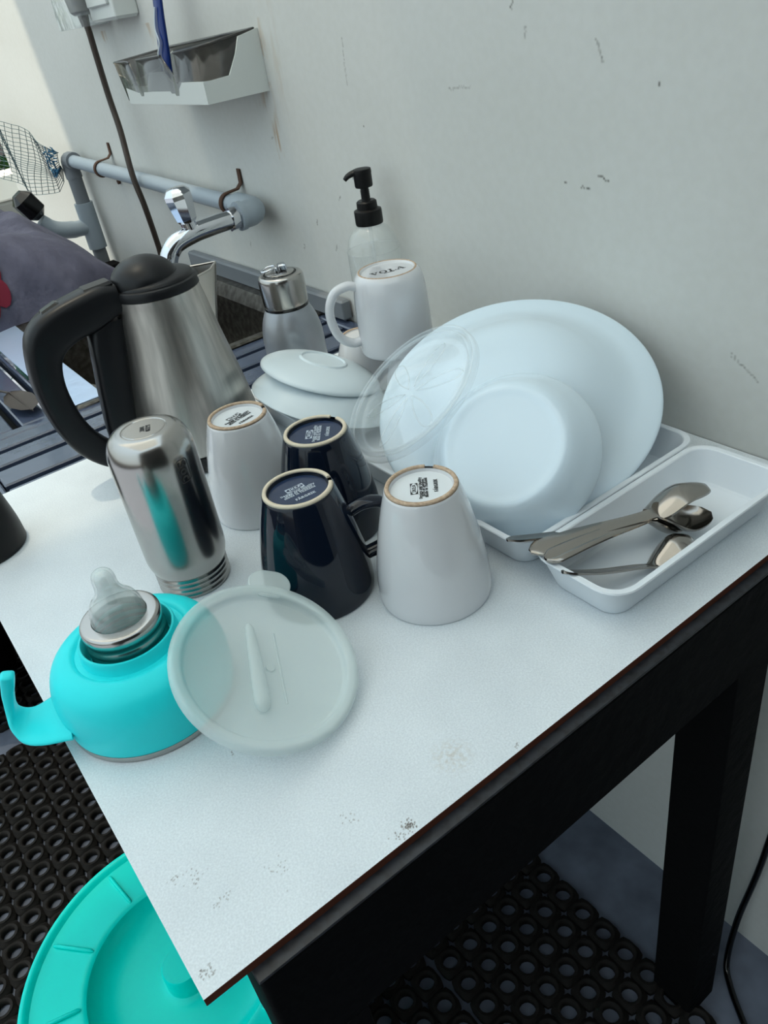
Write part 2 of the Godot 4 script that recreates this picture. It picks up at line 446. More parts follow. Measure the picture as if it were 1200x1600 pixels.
func mat_tile(label: String, x0: float, x1: float, z0: float, rows: int) -> void:
	var p := 0.0366
	var cols := int((x1 - x0) / p)
	var b := MB.new()
	var hole := []; var ring := []; var cell := []
	for k in 16:
		var f := TAU * k / 16
		hole.append(Vector2(cos(f), sin(f)) * 0.0108); ring.append(Vector2(cos(f), sin(f)) * 0.0148)
		var e := Vector2(cos(f), sin(f)); e /= maxf(absf(e.x), absf(e.y)); e *= p / 2
		var cut := p / 2 * 2 - 0.0052
		if absf(e.x) + absf(e.y) > cut: e *= cut / (absf(e.x) + absf(e.y))
		cell.append(e)
	for j in rows:
		for i in cols:
			b.grp = 2 + (j * cols + i) * 2
			var c := Vector3(x0 + p * (i + 0.5), 0, z0 + p * (j + 0.5))
			var near := c.x > -1.4 and c.z < 0.5
			for k in 16:
				if not near and k % 2: continue
				var n := (k + (1 if near else 2)) % 16
				var pt := func(a, h): return c + Vector3(a.x, h, a.y)
				b.quad(pt.call(hole[n], 0.0), pt.call(hole[k], 0.0), pt.call(hole[k], 0.0125), pt.call(hole[n], 0.0125))
				b.quad(pt.call(hole[k], 0.0125), pt.call(ring[k], 0.0125), pt.call(ring[n], 0.0125), pt.call(hole[n], 0.0125))
				b.grp += 1
				b.quad(pt.call(ring[k], 0.0125), pt.call(ring[k], 0.0105), pt.call(ring[n], 0.0105), pt.call(ring[n], 0.0125))
				b.quad(pt.call(ring[k], 0.0105), pt.call(cell[k], 0.009), pt.call(cell[n], 0.009), pt.call(ring[n], 0.0105))
				b.quad(pt.call(cell[k], 0.009), pt.call(cell[k], 0.001), pt.call(cell[n], 0.001), pt.call(cell[n], 0.009))
				b.grp -= 1
	solo("floor_mat", b.done(), M.rubber, label, "mat", Vector3.ZERO, Basis(), "")

func table() -> void:
	var t := thing("work_table", "black framed table topped with a grey speckled white laminate board", "table", W(-0.3145, -TY, -0.3))
	var o := -Vector3(-0.3145, 0, -0.3)
	var b := MB.new()
	var st := SurfaceTool.new()
	b.box(Vector3(-0.3145, TY - 0.0035, -0.3005) + o, Vector3(0.629, 0.0066, 0.601), 0.0004)
	part(t, "board_edge", b.done(), M.board_edge)
	st.begin(Mesh.PRIMITIVE_TRIANGLES)
	b = MB.new()
	for q in [[-0.629, 0.0], [-0.629, -0.601], [0.0, -0.601], [-0.629, 0.0], [0.0, -0.601], [0.0, 0.0]]:
		b.v(Vector3(q[0], TY, q[1]) + o, Vector2((q[0] + 0.64) / 0.64, -q[1] / 0.64))
	part(t, "laminate_top", b.done(), M.laminate)
	b = MB.new()
	b.box(Vector3(-0.0165, TY - 0.057, -0.312) + o, Vector3(0.049, 0.1, 0.572), 0.004)
	part(t, "end_rail", b.done(), M.black_paint)
	b = MB.new()
	b.box(Vector3(-0.34, TY - 0.057, -0.057) + o, Vector3(0.592, 0.1, 0.05), 0.004)
	part(t, "front_rail", b.done(), M.black_paint)
	b = MB.new()
	b.box(Vector3(-0.34, TY - 0.057, -0.57) + o, Vector3(0.592, 0.1, 0.05), 0.004)
	part(t, "back_rail", b.done(), M.black_paint)
	b = MB.new()   # worn upper face of the end rail
	b.box(Vector3(0.002, TY - 0.0072, -0.312) + o, Vector3(0.013, 0.0018, 0.573), 0.0006)
	part(t, "rail_cap", b.done(), M.black_worn)
	for s in [[-0.0265, -0.488], [-0.0185, -0.052], [-0.60, -0.488], [-0.60, -0.052]]:
		b = MB.new()
		b.box(Vector3(s[0], (TY - 0.1) / 2, s[1]) + o, Vector3(0.054, TY - 0.1, 0.05), 0.003)
		part(t, "leg", b.done(), M.black_paint)

func plank(t: Node3D, x0: float, x1: float, z0: float, z1: float) -> void:
	var b := MB.new()
	b.box(Vector3((x0 + x1) / 2, -0.017, (z0 + z1) / 2), Vector3(x1 - x0, 0.026, z1 - z0), 0.002)
	part(t, "plank", b.done(), M.wet_plank)

func sink_station() -> void:
	var t := thing("sink_bench", "wet black slatted bench holding a steel sink basin, left of the white table", "sink bench", W(0, 0, 0))
	for s in [[-0.6305, -0.6435], [-0.656, -0.6985], [-0.7115, -0.746], [-0.7585, -0.786]]:
		plank(t, s[1], s[0], -0.575, -0.068)
	plank(t, -0.798, -0.632, -0.066, 0.0)
	plank(t, -0.786, -0.632, -0.597, -0.577)
	plank(t, -0.806, -0.788, -0.18, -0.068)
	for s in [[-0.177, -0.182], [-0.1295, -0.165], [-0.081, -0.1175], [0.0, -0.069]]:
		plank(t, -1.9, -0.808 if s[0] < -0.01 else -0.80, s[1], s[0])
	plank(t, -1.735, -1.26, -0.43, -0.182)
	var b := MB.new()
	b.box(Vector3(-1.2625, -0.16, -0.11), Vector3(1.26, 0.02, 0.15), 0.002)
	b.box(Vector3(-0.71, -0.16, -0.38), Vector3(0.145, 0.02, 0.35), 0.002)
	part(t, "under_shelf", b.done(), M.black_plastic)
	b = MB.new()
	b.box(Vector3(-1.26, -0.375, -0.02), Vector3(1.24, 0.66, 0.018), 0.002)
	part(t, "front_panel", b.done(), M.black_plastic)
	b = MB.new()
	b.box(Vector3(-0.649, -0.375, -0.305), Vector3(0.018, 0.66, 0.55), 0.002)
	part(t, "side_panel", b.done(), M.black_plastic)
	for s in [[-0.69, -0.055], [-1.85, -0.055], [-0.69, -0.56], [-1.70, -0.56]]:
		b = MB.new()
		b.box(Vector3(s[0], (-TY - 0.055) / 2, s[1]), Vector3(0.05, TY - 0.055, 0.05), 0.003)
		part(t, "leg", b.done(), M.black_paint)
	var lf := thing("dry_leaf", "brown dry leaf with its stem lying on the wet black bench", "leaf", W(-0.868, 0.0005, -0.148), Basis().scaled(Vector3.ONE * 1.45))
	b = MB.new()
	var half := [[-0.032, 0.001], [-0.022, 0.009], [-0.006, 0.0135], [0.012, 0.0125], [0.026, 0.008], [0.034, 0.0005]]
	for i in half.size() - 1:
		for sgn in [1.0, -1.0]:
			var q0 := Vector3(half[i][0], 0.002, 0); var q1 := Vector3(half[i + 1][0], 0.002, 0)
			var e0 := Vector3(half[i][0], 0.0045, sgn * half[i][1]); var e1 := Vector3(half[i + 1][0], 0.0045, sgn * half[i + 1][1])
			if sgn > 0: b.quad(q0, q1, e1, e0)
			else: b.quad(q0, e0, e1, q1)
	part(lf, "blade", b.done(), M.brown_leaf, Transform3D(yaw(0.995, -0.06)))
	b = MB.new(); b.tube([Vector3(0.03, 0.002, 0), Vector3(-0.03, 0.003, 0), Vector3(-0.05, 0.003, 0.006), Vector3(-0.09, 0.002, 0.012)], [0.0006, 0.001, 0.0012, 0.0012], 6)
	part(lf, "stem", b.done(), M.brown_leaf, Transform3D(yaw(0.995, -0.06)))
	# basin: flange, rolled edge, walls, floor
	b = MB.new()
	var c := Vector2(-1.012, -0.40)
	var rows := []
	for q in [[0.456, 0.405, 0.004, -0.002], [0.452, 0.401, 0.006, 0.001], [0.43, 0.335, 0.07, 0.001], [0.425, 0.33, 0.07, -0.003], [0.41, 0.312, 0.08, -0.02], [0.39, 0.30, 0.08, -0.14], [0.35, 0.26, 0.07, -0.16], [0.06, 0.06, 0.029, -0.162]]:
		var rev: PackedVector3Array = MB.rr(q[0], q[1], q[2], q[3], 6, c.x, c.y if q[1] > 0.36 else c.y - 0.002)
		rows.append(rev)
	b.loft(rows, false, true, Transform3D(), 0.5)
	part(t, "basin", b.done(), M.basin_steel)
	b = MB.new()
	b.box(Vector3(-1.02, 0.0016, -0.2105), Vector3(0.46, 0.0025, 0.054), 0.001)
	part(t, "flange", b.done(), M.flange_steel)
	b = MB.new()
	b.box(Vector3(-0.985, 0.014, -0.592), Vector3(0.53, 0.03, 0.016), 0.003)
	part(t, "upstand", b.done(), M.pvc_dark)

func wall_fittings() -> void:
	var b: MB
	# water pipe with two saddle clips and an elbow
	var t := thing("water_pipe", "grey plastic water pipe running along the wall above the sink to an elbow", "pipe", W(-1.35, 0.157, -0.572))
	var o := -W(-1.35, 0.157, -0.572)
	var run := func(x: float) -> Vector3: return W(x, 0.144 + (-0.93 - x) * 0.0295, -0.572) + o
	b = MB.new(); b.tube([run.call(-1.75), run.call(-1.35), run.call(-0.92)], 0.0134, 20)
	part(t, "pipe_run", b.done(), M.pvc_grey)
	b = MB.new()
	b.tube(curve([run.call(-0.955), run.call(-0.925), run.call(-0.904) + Vector3(0, 0, 0.003), W(-0.894, 0.143, -0.558) + o, W(-0.894, 0.143, -0.54) + o], 6), 0.0195, 20)
	b.tube([W(-0.894, 0.143, -0.546) + o, W(-0.894, 0.143, -0.538) + o], 0.0212, 20)
	part(t, "elbow", b.done(), M.pvc_grey)
	for x in [-1.56, -0.985]:
		var c: Vector3 = run.call(x)
		var pts := []
		for k in 13:
			var f := PI * (1.5 - k / 12.0 * 1.15)
			pts.append(c + Vector3(0, cos(f) * 0.0155, -sin(f) * 0.0155 + 0.0) * Vector3(1, 1, -1))
		pts = []
		for k in 15:
			var f := -PI * 0.5 + PI * k / 14.0
			pts.append(c + Vector3(0, sin(f) * 0.0152, cos(f) * 0.0152))
		pts.append(c + Vector3(0, 0.017, -0.02)); pts.append(c + Vector3(0, 0.024, -0.0275)); pts.append(c + Vector3(0, 0.045, -0.0285))
		b = MB.new(); b.tube(pts, 0.0062, 8, true, 0.3, Vector3(0, -1, 0.01))
		part(t, "saddle_clip", b.done(), M.rust)
		b = MB.new(); b.tube([c + Vector3(0.0, -0.032, -0.0295), c + Vector3(0.0, -0.032, -0.024)], 0.005, 8)
		part(t, "screw_head", b.done(), M.rust)
	# chrome tap
	t = thing("water_tap", "chrome water tap with faceted knob screwed into the grey pipe elbow", "tap", W(-0.895, 0.14, -0.47))
	o = -W(-0.895, 0.14, -0.47)
	b = MB.new()
	b.tube(curve([W(-0.894, 0.1415, -0.542) + o, W(-0.895, 0.141, -0.50) + o, W(-0.896, 0.138, -0.46) + o, W(-0.897, 0.128, -0.428) + o, W(-0.897, 0.10, -0.412) + o, W(-0.897, 0.05, -0.411) + o], 7), 0.0135, 18)
	b.tube([W(-0.894, 0.1415, -0.535) + o, W(-0.894, 0.1415, -0.524) + o], 0.0175, 6)
	part(t, "spout", b.done(), M.chrome)
	b = MB.new()
	b.tube([W(-0.896, 0.137, -0.462) + o, W(-0.898, 0.162, -0.460) + o], [0.0125, 0.0105], 16)
	part(t, "valve_stem", b.done(), M.chrome)
	b = MB.new()
	var rows := []
	for q in [[0.013, 0.0], [0.0155, 0.004], [0.0205, 0.034], [0.0205, 0.040], [0.014, 0.047]]:
		var l := PackedVector3Array()
		for j in 8: l.append(Vector3(q[0] * cos(TAU * j / 8), q[1], q[0] * sin(TAU * j / 8)))
		rows.append(l)
	for j in 8:   # flat facets
		b.grp += 1
		for i in rows.size() - 1:
			b.grp += 1
			b.quad(rows[i][j], rows[i][(j + 1) % 8], rows[i + 1][(j + 1) % 8], rows[i + 1][j])
		b.tri(Vector3(0, 0.048, 0), rows[-1][j], rows[-1][(j + 1) % 8])
	part(t, "knob", b.done(), M.chrome, Transform3D(Basis(Vector3(1, 0, 0), 0.12), W(-0.898, 0.156, -0.461) + o))
	# power cable
	b = MB.new()
	b.tube(curve([W(-1.352, 0.428, -0.557), W(-1.344, 0.405, -0.557), W(-1.347, 0.372, -0.558), W(-1.352, 0.302, -0.560), W(-1.340, 0.244, -0.558), W(-1.3215, 0.172, -0.549), W(-1.3145, 0.115, -0.552), W(-1.328, 0.041, -0.560), W(-1.33, 0.012, -0.56)], 8), 0.0055, 10)
	solo("power_cable", b.done(), M.brown_cable, "brown power cable hanging from the wall plug past the grey pipe", "cable")
	# switch boxes
	t = thing("switch_box", "white switch box on the wall at the top edge, right of the plug", "switch box", W(-1.26, 0.47, WZ))
	b = MB.new(); b.box(Vector3(-0.007, 0.0, 0.021), Vector3(0.112, 0.115, 0.042), 0.004)
	part(t, "housing", b.done(), M.fitting_white)
	b = MB.new(); b.box(Vector3(-0.007, 0.006, 0.0445), Vector3(0.09, 0.085, 0.006), 0.002)
	part(t, "cover_plate", b.done(), M.fitting_white)
	t = thing("wall_socket", "white wall socket under a clear weather cover with the grey plug in it", "socket", W(-1.40, 0.47, WZ))
	b = MB.new(); b.box(Vector3(-0.005, 0, 0.014), Vector3(0.13, 0.118, 0.028), 0.004)
	part(t, "back_box", b.done(), M.fitting_white)
	b = MB.new(); b.box(Vector3(0.03, -0.005, 0.031), Vector3(0.04, 0.06, 0.007), 0.002)
	part(t, "rocker_switch", b.done(), M.fitting_white)
	b = MB.new()
	b.loft([MB.rr(0.132, 0.05, 0.008, -0.06, 3, -0.004, 0.032), MB.rr(0.128, 0.046, 0.008, 0.058, 3, -0.004, 0.03)], true, false)
	part(t, "weather_cover", b.done(), M.clear_plastic)
	t = thing("power_plug", "grey moulded plug in the wall socket with the brown cable below", "plug", W(-1.356, 0.455, -0.558))
	b = MB.new()
	b.loft([MB.rr(0.026, 0.022, 0.008, -0.028), MB.rr(0.04, 0.032, 0.010, -0.022), MB.rr(0.046, 0.036, 0.010, 0.0), MB.rr(0.042, 0.034, 0.010, 0.04)], true, true)
	part(t, "plug_body", b.done(), M.plug_grey)
	b = MB.new(); b.tube([Vector3(0.004, -0.044, 0), Vector3(0.003, -0.026, 0)], [0.0072, 0.0095], 12)
	part(t, "cable_collar", b.done(), M.brown_cable)
	caddy()

func caddy() -> void:
	var t := thing("sponge_caddy", "white wall caddy holding a smoky see-through insert, above the tap", "caddy", W(-0.975, 0.30, WZ))
	var o := -Vector3(-0.975, 0, WZ)
	var b := MB.new()
	var x0 := -1.112; var x1 := -0.835; var zf := -0.507; var w := 0.0025
	# white holder: floor, stepped front, right end that climbs to the wall, low left end
	b.box(Vector3((x0 + x1) / 2, 0.0017, (zf + WZ) / 2) + o, Vector3(x1 - x0 - 0.006, 0.003, WZ * -1 + zf - 0.006), 0.001)
	b.prism(PackedVector2Array([Vector2(x0, 0), Vector2(x1, 0), Vector2(x1, 0.027), Vector2(-0.905, 0.027), Vector2(-0.934, 0.028), Vector2(-0.958, 0.041), Vector2(-1.006, 0.041), Vector2(-1.024, 0.024), Vector2(x0, 0.024)]), zf - w, zf, Transform3D(Basis(), o))
	var yz := Basis(Vector3(0, 0, -1), Vector3(0, 1, 0), Vector3(1, 0, 0))   # polygon x runs towards the wall
	b.prism(PackedVector2Array([Vector2(w, 0), Vector2(0.0925, 0), Vector2(0.0925, 0.074), Vector2(0.064, 0.069), Vector2(0.055, 0.05), Vector2(0.04, 0.028), Vector2(0.012, 0.0265), Vector2(w, 0.027)]), -w, 0, Transform3D(yz, Vector3(x1, 0, zf) + o))
	b.prism(PackedVector2Array([Vector2(w, 0), Vector2(0.0925, 0), Vector2(0.0925, 0.06), Vector2(0.06, 0.04), Vector2(w, 0.024)]), 0, w, Transform3D(yz, Vector3(x0, 0, zf) + o))
	b.prism(PackedVector2Array([Vector2(x0, 0), Vector2(x1, 0), Vector2(x1, 0.074), Vector2(x0, 0.06)]), WZ + 0.0003, WZ + w, Transform3D(Basis(), o))
	part(t, "holder", b.done(), M.fitting_white)
	# smoky insert with a notched front wall and a rounded right corner
	b = MB.new()
	var top := []
	var bot := []
	var path := [Vector2(-1.124, -0.598), Vector2(-1.128, -0.505), Vector2(-1.075, -0.5045), Vector2(-1.066, -0.5045), Vector2(-1.052, -0.5045), Vector2(-1.035, -0.5045), Vector2(-0.945, -0.5045), Vector2(-0.930, -0.5045), Vector2(-0.916, -0.5045), Vector2(-0.90, -0.505), Vector2(-0.875, -0.508), Vector2(-0.857, -0.517), Vector2(-0.845, -0.535), Vector2(-0.841, -0.56), Vector2(-0.840, -0.598)]
	var hts := [0.064, 0.057, 0.057, 0.055, 0.033, 0.058, 0.0605, 0.047, 0.034, 0.0625, 0.0635, 0.065, 0.067, 0.07, 0.074]
	for i in path.size():
		var s := 0.93
		var c := Vector2(-0.98, -0.55)
		var q: Vector2 = c + (path[i] - c) * s
		top.append(Vector3(path[i].x, hts[i], path[i].y) + o)
		bot.append(Vector3(q.x, 0.0045, q.y) + o)
	for i in path.size() - 1:
		var inn := Vector3.ZERO
		var nrm := Vector3(top[i + 1].z - top[i].z, 0, -(top[i + 1].x - top[i].x)).normalized() * 0.0016
		b.quad(bot[i], top[i], top[i + 1], bot[i + 1])
		b.quad(bot[i + 1] + nrm, top[i + 1] + nrm, top[i] + nrm, bot[i] + nrm)
		b.quad(top[i], top[i] + nrm, top[i + 1] + nrm, top[i + 1])
	b.quad(top[0], bot[0], bot[-1], top[-1])
	for i in range(1, path.size() - 1):
		b.tri(bot[0], bot[i + 1], bot[i])
	part(t, "insert", b.done(), M.smoke)
	b = MB.new()
	var rim := []
	for i in [0, 1, 2, 3]: rim.append(top[i])
	b.tube(rim, 0.0016, 6)
	rim = []
	for i in range(5, 7): rim.append(top[i])
	b.tube(rim, 0.0016, 6)
	rim = []
	for i in range(9, path.size()): rim.append(top[i])
	b.tube(rim, 0.0018, 6)
	b.tube([top[-1], top[0]], 0.0022, 6)
	part(t, "insert_rim", b.done(), M.smoke)
	# packet standing in the insert
	t = thing("foil_packet", "narrow blue foil packet with white print standing in the wall caddy", "packet", W(-1.02, 0.312, -0.545))
	var cols := [[-0.018, 0.0, 0.012], [-0.013, 0.05, 0.013], [-0.008, 0.09, 0.011], [0.0, 0.14, 0.010], [0.004, 0.17, 0.008]]
	b = MB.new()
	var rows := []
	for q in cols:
		var l := PackedVector3Array()
		for k in 10:
			var f := TAU * k / 10
			l.append(Vector3(q[0] + cos(f) * q[2] * 1.3, q[1], sin(f) * 0.006 * (1 - q[1] * 2.0) + q[1] * -0.1))
		rows.append(l)
	b.loft(rows, true, true, Transform3D(), 0.5)
	part(t, "pouch", b.done(), M.sachet_blue)
	b = MB.new()
	b.tube(curve([Vector3(-0.016, 0.012, 0.0072), Vector3(-0.004, 0.03, 0.0062), Vector3(-0.016, 0.045, 0.0046), Vector3(-0.004, 0.062, 0.0028), Vector3(-0.012, 0.08, 0.0002), Vector3(-0.002, 0.105, -0.003)], 5), 0.0022, 6, true, 0.3, Vector3(0, 0, 1))
	part(t, "print", b.done(), M.sachet_white)
	b = MB.new(); b.box(Vector3(0.004, 0.172, -0.016), Vector3(0.022, 0.02, 0.003), 0.001)
	part(t, "crimped_seal", b.done(), M.sachet_white)

func far_left() -> void:
	var b: MB
	# standing pipe with tee, bib branch and black handle
	var t := thing("standpipe", "dark grey standing pipe with a tee against the left end of the wall", "pipe", W(-1.775, -TY, -0.572))
	var o := -W(-1.775, -TY, -0.572)
	b = MB.new()
	b.tube([W(-1.775, -0.70, -0.572) + o, W(-1.775, 0.0, -0.572) + o, W(-1.775, 0.16, -0.572) + o], 0.0165, 16)
	part(t, "riser", b.done(), M.pvc_dark)
	b = MB.new()
	b.tube([W(-1.775, -0.03, -0.572) + o, W(-1.775, 0.075, -0.572) + o], 0.0215, 16)
	b.tube(curve([W(-1.775, 0.022, -0.572) + o, W(-1.776, 0.024, -0.53) + o, W(-1.778, 0.035, -0.49) + o, W(-1.78, 0.06, -0.465) + o], 5), [0.018, 0.018, 0.018, 0.018, 0.018, 0.0195, 0.0195, 0.0195, 0.0195, 0.0195, 0.0195, 0.019, 0.018, 0.018, 0.017, 0.017], 14)
	part(t, "tee_fitting", b.done(), M.pvc_grey)
	b = MB.new()
	b.tube(curve([W(-1.775, 0.13, -0.572) + o, W(-1.775, 0.158, -0.572) + o, W(-1.768, 0.1685, -0.572) + o, W(-1.735, 0.1685, -0.572) + o], 5), 0.0185, 14)
	part(t, "top_elbow", b.done(), M.pvc_dark)
	b = MB.new()
	b.box(Vector3.ZERO, Vector3(0.05, 0.066, 0.05), 0.014)
	part(t, "valve_handle", b.done(), M.gloss_black, Transform3D(Basis(Vector3(1, 0, 0), 0.5), W(-1.78, 0.098, -0.452) + o))
	# bird netting bunched over the pipe end
	var hang := func(u: float, v: float) -> Vector3:
		# u from the tied end at the pipe (0) out to the left (1), v from the upper edge (0) to the lower hem (1)
		var top: Vector3 = W(-1.755, 0.19, -0.55).lerp(W(-2.48, 0.32, -0.55), u) + Vector3(0, -0.012 * sin(u * PI), 0)
		var low: Vector3 = W(-1.80, 0.10, -0.55).lerp(W(-2.55, 0.16, -0.54), u) + Vector3(0, -0.045 * sin(u * PI * 0.9), 0)
		if u < 0.12: low = low.lerp(W(-1.765, 0.15, -0.55), 1 - u / 0.12)
		var p := top.lerp(low, v)
		return p + Vector3(0, sin(v * 9.0 + u * 4.0) * 0.006, 0.018 * sin(u * 14.0 + v * 3.0) * (0.3 + u))
	b = MB.new()
	var uu := 22; var vv := 20
	for i in vv + 1:
		var l := []
		for k in uu + 1: l.append(hang.call(pow(float(k) / uu, 0.9), clampf(float(i) / vv + 0.006 * (k % 2), 0, 1)))
		b.tube(l, 0.0009, 3, false)
	for k in uu + 1:
		var l := []
		for i in vv + 1: l.append(hang.call(pow(float(k) / uu, 0.9), float(i) / vv))
		b.tube(l, 0.0009, 3, false)
	t = thing("bird_net", "thin bluish netting tied to the pipe end at the left edge", "net", Vector3.ZERO)
	part(t, "mesh", b.done(), M.net_twine)
	b = MB.new()
	var rng := RandomNumberGenerator.new(); rng.seed = 3
	for k in 26:
		var a: Vector3 = hang.call(rng.randf() * 0.09, rng.randf() * 0.7)
		b.tube([a, a + Vector3(-0.008, rng.randf_range(-0.012, 0.012), 0.006), a + Vector3(-0.018, rng.randf_range(-0.016, 0.016), 0.003)], 0.0014, 4)
	part(t, "gathered_edge", b.done(), M.net_blue)
	# dark cloth over something beside the sink
	t = thing("cloth_cover", "dark grey cloth with a red flower print draped beside the sink", "cloth", W(-1.52, 0.0, -0.15))
	var f := FastNoiseLite.new(); f.seed = 8; f.frequency = 4.5; f.fractal_octaves = 3
	b = MB.new()
	var nx := 56; var nz := 64
	var pt := func(i: float, k: float) -> Vector3:
		var x := -1.22 - 0.62 * i / nx; var z := -0.475 + 0.45 * k / nz
		var a: float = clampf((-1.222 - x) / 0.10, 0, 1); var c: float = clampf((z + 0.475) / 0.125, 0, 1)
		var d: float = clampf((x + 1.84) / 0.1, 0, 1)
		var hgt: float = (0.128 + 0.035 * clampf((z + 0.35) / 0.3, 0, 1)) * pow(sin(minf(a, 1) * PI / 2), 0.8) * pow(c, 0.7) * sin(d * PI / 2)
		hgt *= pow(sin(clampf((-0.024 - z) / 0.07, 0, 1) * PI / 2), 0.8)
		hgt += 0.026 * clampf((-0.024 - z) / 0.05, 0, 1) * f.get_noise_2d(x * 1.0, z * 0.45) * minf(a * 4, 1) + 0.009 * clampf((-0.024 - z) / 0.05, 0, 1) * sin((z + x * 0.5) * 46.0 + 3.0 * f.get_noise_2d(x, z)) * minf(a * 3, 1) * (1 - 0.6 * a)
		return Vector3(x + 0.014 * sin(z * 31.0) * (1 - a), maxf(hgt, 0.001) + 0.001, z) - Vector3(-1.52, 0, -0.15)
	for i in nx:
		for k in nz:
			b.quad(pt.call(i, k), pt.call(i + 1, k), pt.call(i + 1, k + 1), pt.call(i, k + 1))
	part(t, "drape", b.done(), M.cloth)
	b = MB.new()
	for pet in 5:
		var pa := TAU * pet / 5 + 0.3
		var pc := Vector2(3.2 + cos(pa) * 1.5, 36.4 + sin(pa) * 3.1)
		for k in 14:
			var f0 := TAU * k / 14; var f1 := TAU * (k + 1) / 14
			var up := Vector3(0.0022, 0.0022, 0)
			b.tri(pt.call(pc.x, pc.y) + up, pt.call(pc.x + cos(f0) * 1.25, pc.y + sin(f0) * 2.6) + up, pt.call(pc.x + cos(f1) * 1.25, pc.y + sin(f1) * 2.6) + up)
	part(t, "flower", b.done(), M.flower_print)
	# beyond the end of the wall
	b = MB.new()
	b.box(Vector3(-2.86, TY - 0.02 - 0.35, -0.78), Vector3(0.18, 0.70, 0.5), 0.01)
	solo("low_wall", b.done(), M.concrete, "low grey concrete wall past the end of the white wall", "wall")
	b = MB.new()
	b.box(Vector3(0, 0.04, 0), Vector3(0.12, 0.08, 0.12), 0.006)
	solo("pale_block", b.done(), M.white_block, "pale sunlit block on the low grey wall behind the black valve handle", "block", W(-2.83, -0.02, -0.64))
	b = MB.new()
	for i in 60:
		for s in [1.0, -1.0]:
			var l := []
			for k in 40: l.append(Vector3(0.004 * (1 if k % 2 else -1) * s, k * 0.055, -1.6 + i * 0.11 + s * (0.055 if (k + i * 0) % 2 else 0.0)))
			b.tube(l, 0.002, 3, false)
	t = thing("chain_link_fence", "green chain-link wire fence in front of the leafy hedge at the left edge", "fence", Vector3(-3.1, 0, -0.9))
	part(t, "wire_mesh", b.done(), M.fence_wire)
	for z in [-1.6, 0.4, 2.4]:
		b = MB.new(); b.tube([Vector3(-0.03, 0, z), Vector3(-0.03, 2.2, z)], 0.025, 10)
		part(t, "post", b.done(), M.fence_wire)
	t = thing("hedge", "leafy green hedge behind the chain-link fence at the left edge", "hedge", Vector3(-3.7, 0, -0.9))
	for z in [-1.5, -0.9, -0.3, 0.3, 0.9]:
		b = MB.new()
		b.tube(curve([Vector3(-0.35, 0, z), Vector3(-0.3, 0.7, z + 0.06), Vector3(-0.36, 1.3, z - 0.05), Vector3(-0.3, 1.9, z + 0.1)], 3), 0.018, 7)
		part(t, "stem", b.done(), M.brown_leaf)
	b = MB.new()
	for i in 9000:
		var c := Vector3(rng.randf_range(-0.75, 0.14), rng.randf_range(0.02, 2.0), rng.randf_range(-1.9, 1.3))
		c.x += 0.12 * f.get_noise_2d(c.y * 0.6, c.z * 0.6)
		var q := Basis.from_euler(Vector3(rng.randf_range(-1, 1), rng.randf_range(0, TAU), rng.randf_range(-0.8, 0.8)))
		b.grp += 1
		var s := rng.randf_range(0.03, 0.06)
		b.tri(c + q * Vector3(-s, 0, 0), c + q * Vector3(0, 0.006, s * 0.4), c + q * Vector3(s, 0, 0))
		b.tri(c + q * Vector3(-s, 0, 0), c + q * Vector3(s, 0, 0), c + q * Vector3(0, 0.006, -s * 0.4))
	var lv := part(t, "leaves", b.done(), M.leaf)
	lv.set_meta("kind", "stuff")

func mug_mesh() -> ArrayMesh:
	var b := MB.new()
	b.lathe(prof([[0.0412, 0.002], [0.0425, 0.0003], [0.0438, 0.0015], [0.0444, 0.01], [0.0428, 0.03], [0.039, 0.052], [0.0343, 0.073], [0.0302, 0.088], [0.0282, 0.0945]], 4) + [[0.0276, 0.0962], [0.0268, 0.0968]], 64)
	b.lathe([[0.0238, 0.0968], [0.0232, 0.0945], [0.0, 0.0945]], 64)
	b.lathe(prof([[0.0, 0.088], [0.020, 0.087], [0.027, 0.08], [0.032, 0.066], [0.0365, 0.05], [0.0398, 0.03], [0.0413, 0.012], [0.0412, 0.002]], 4), 48)
	return b.done()

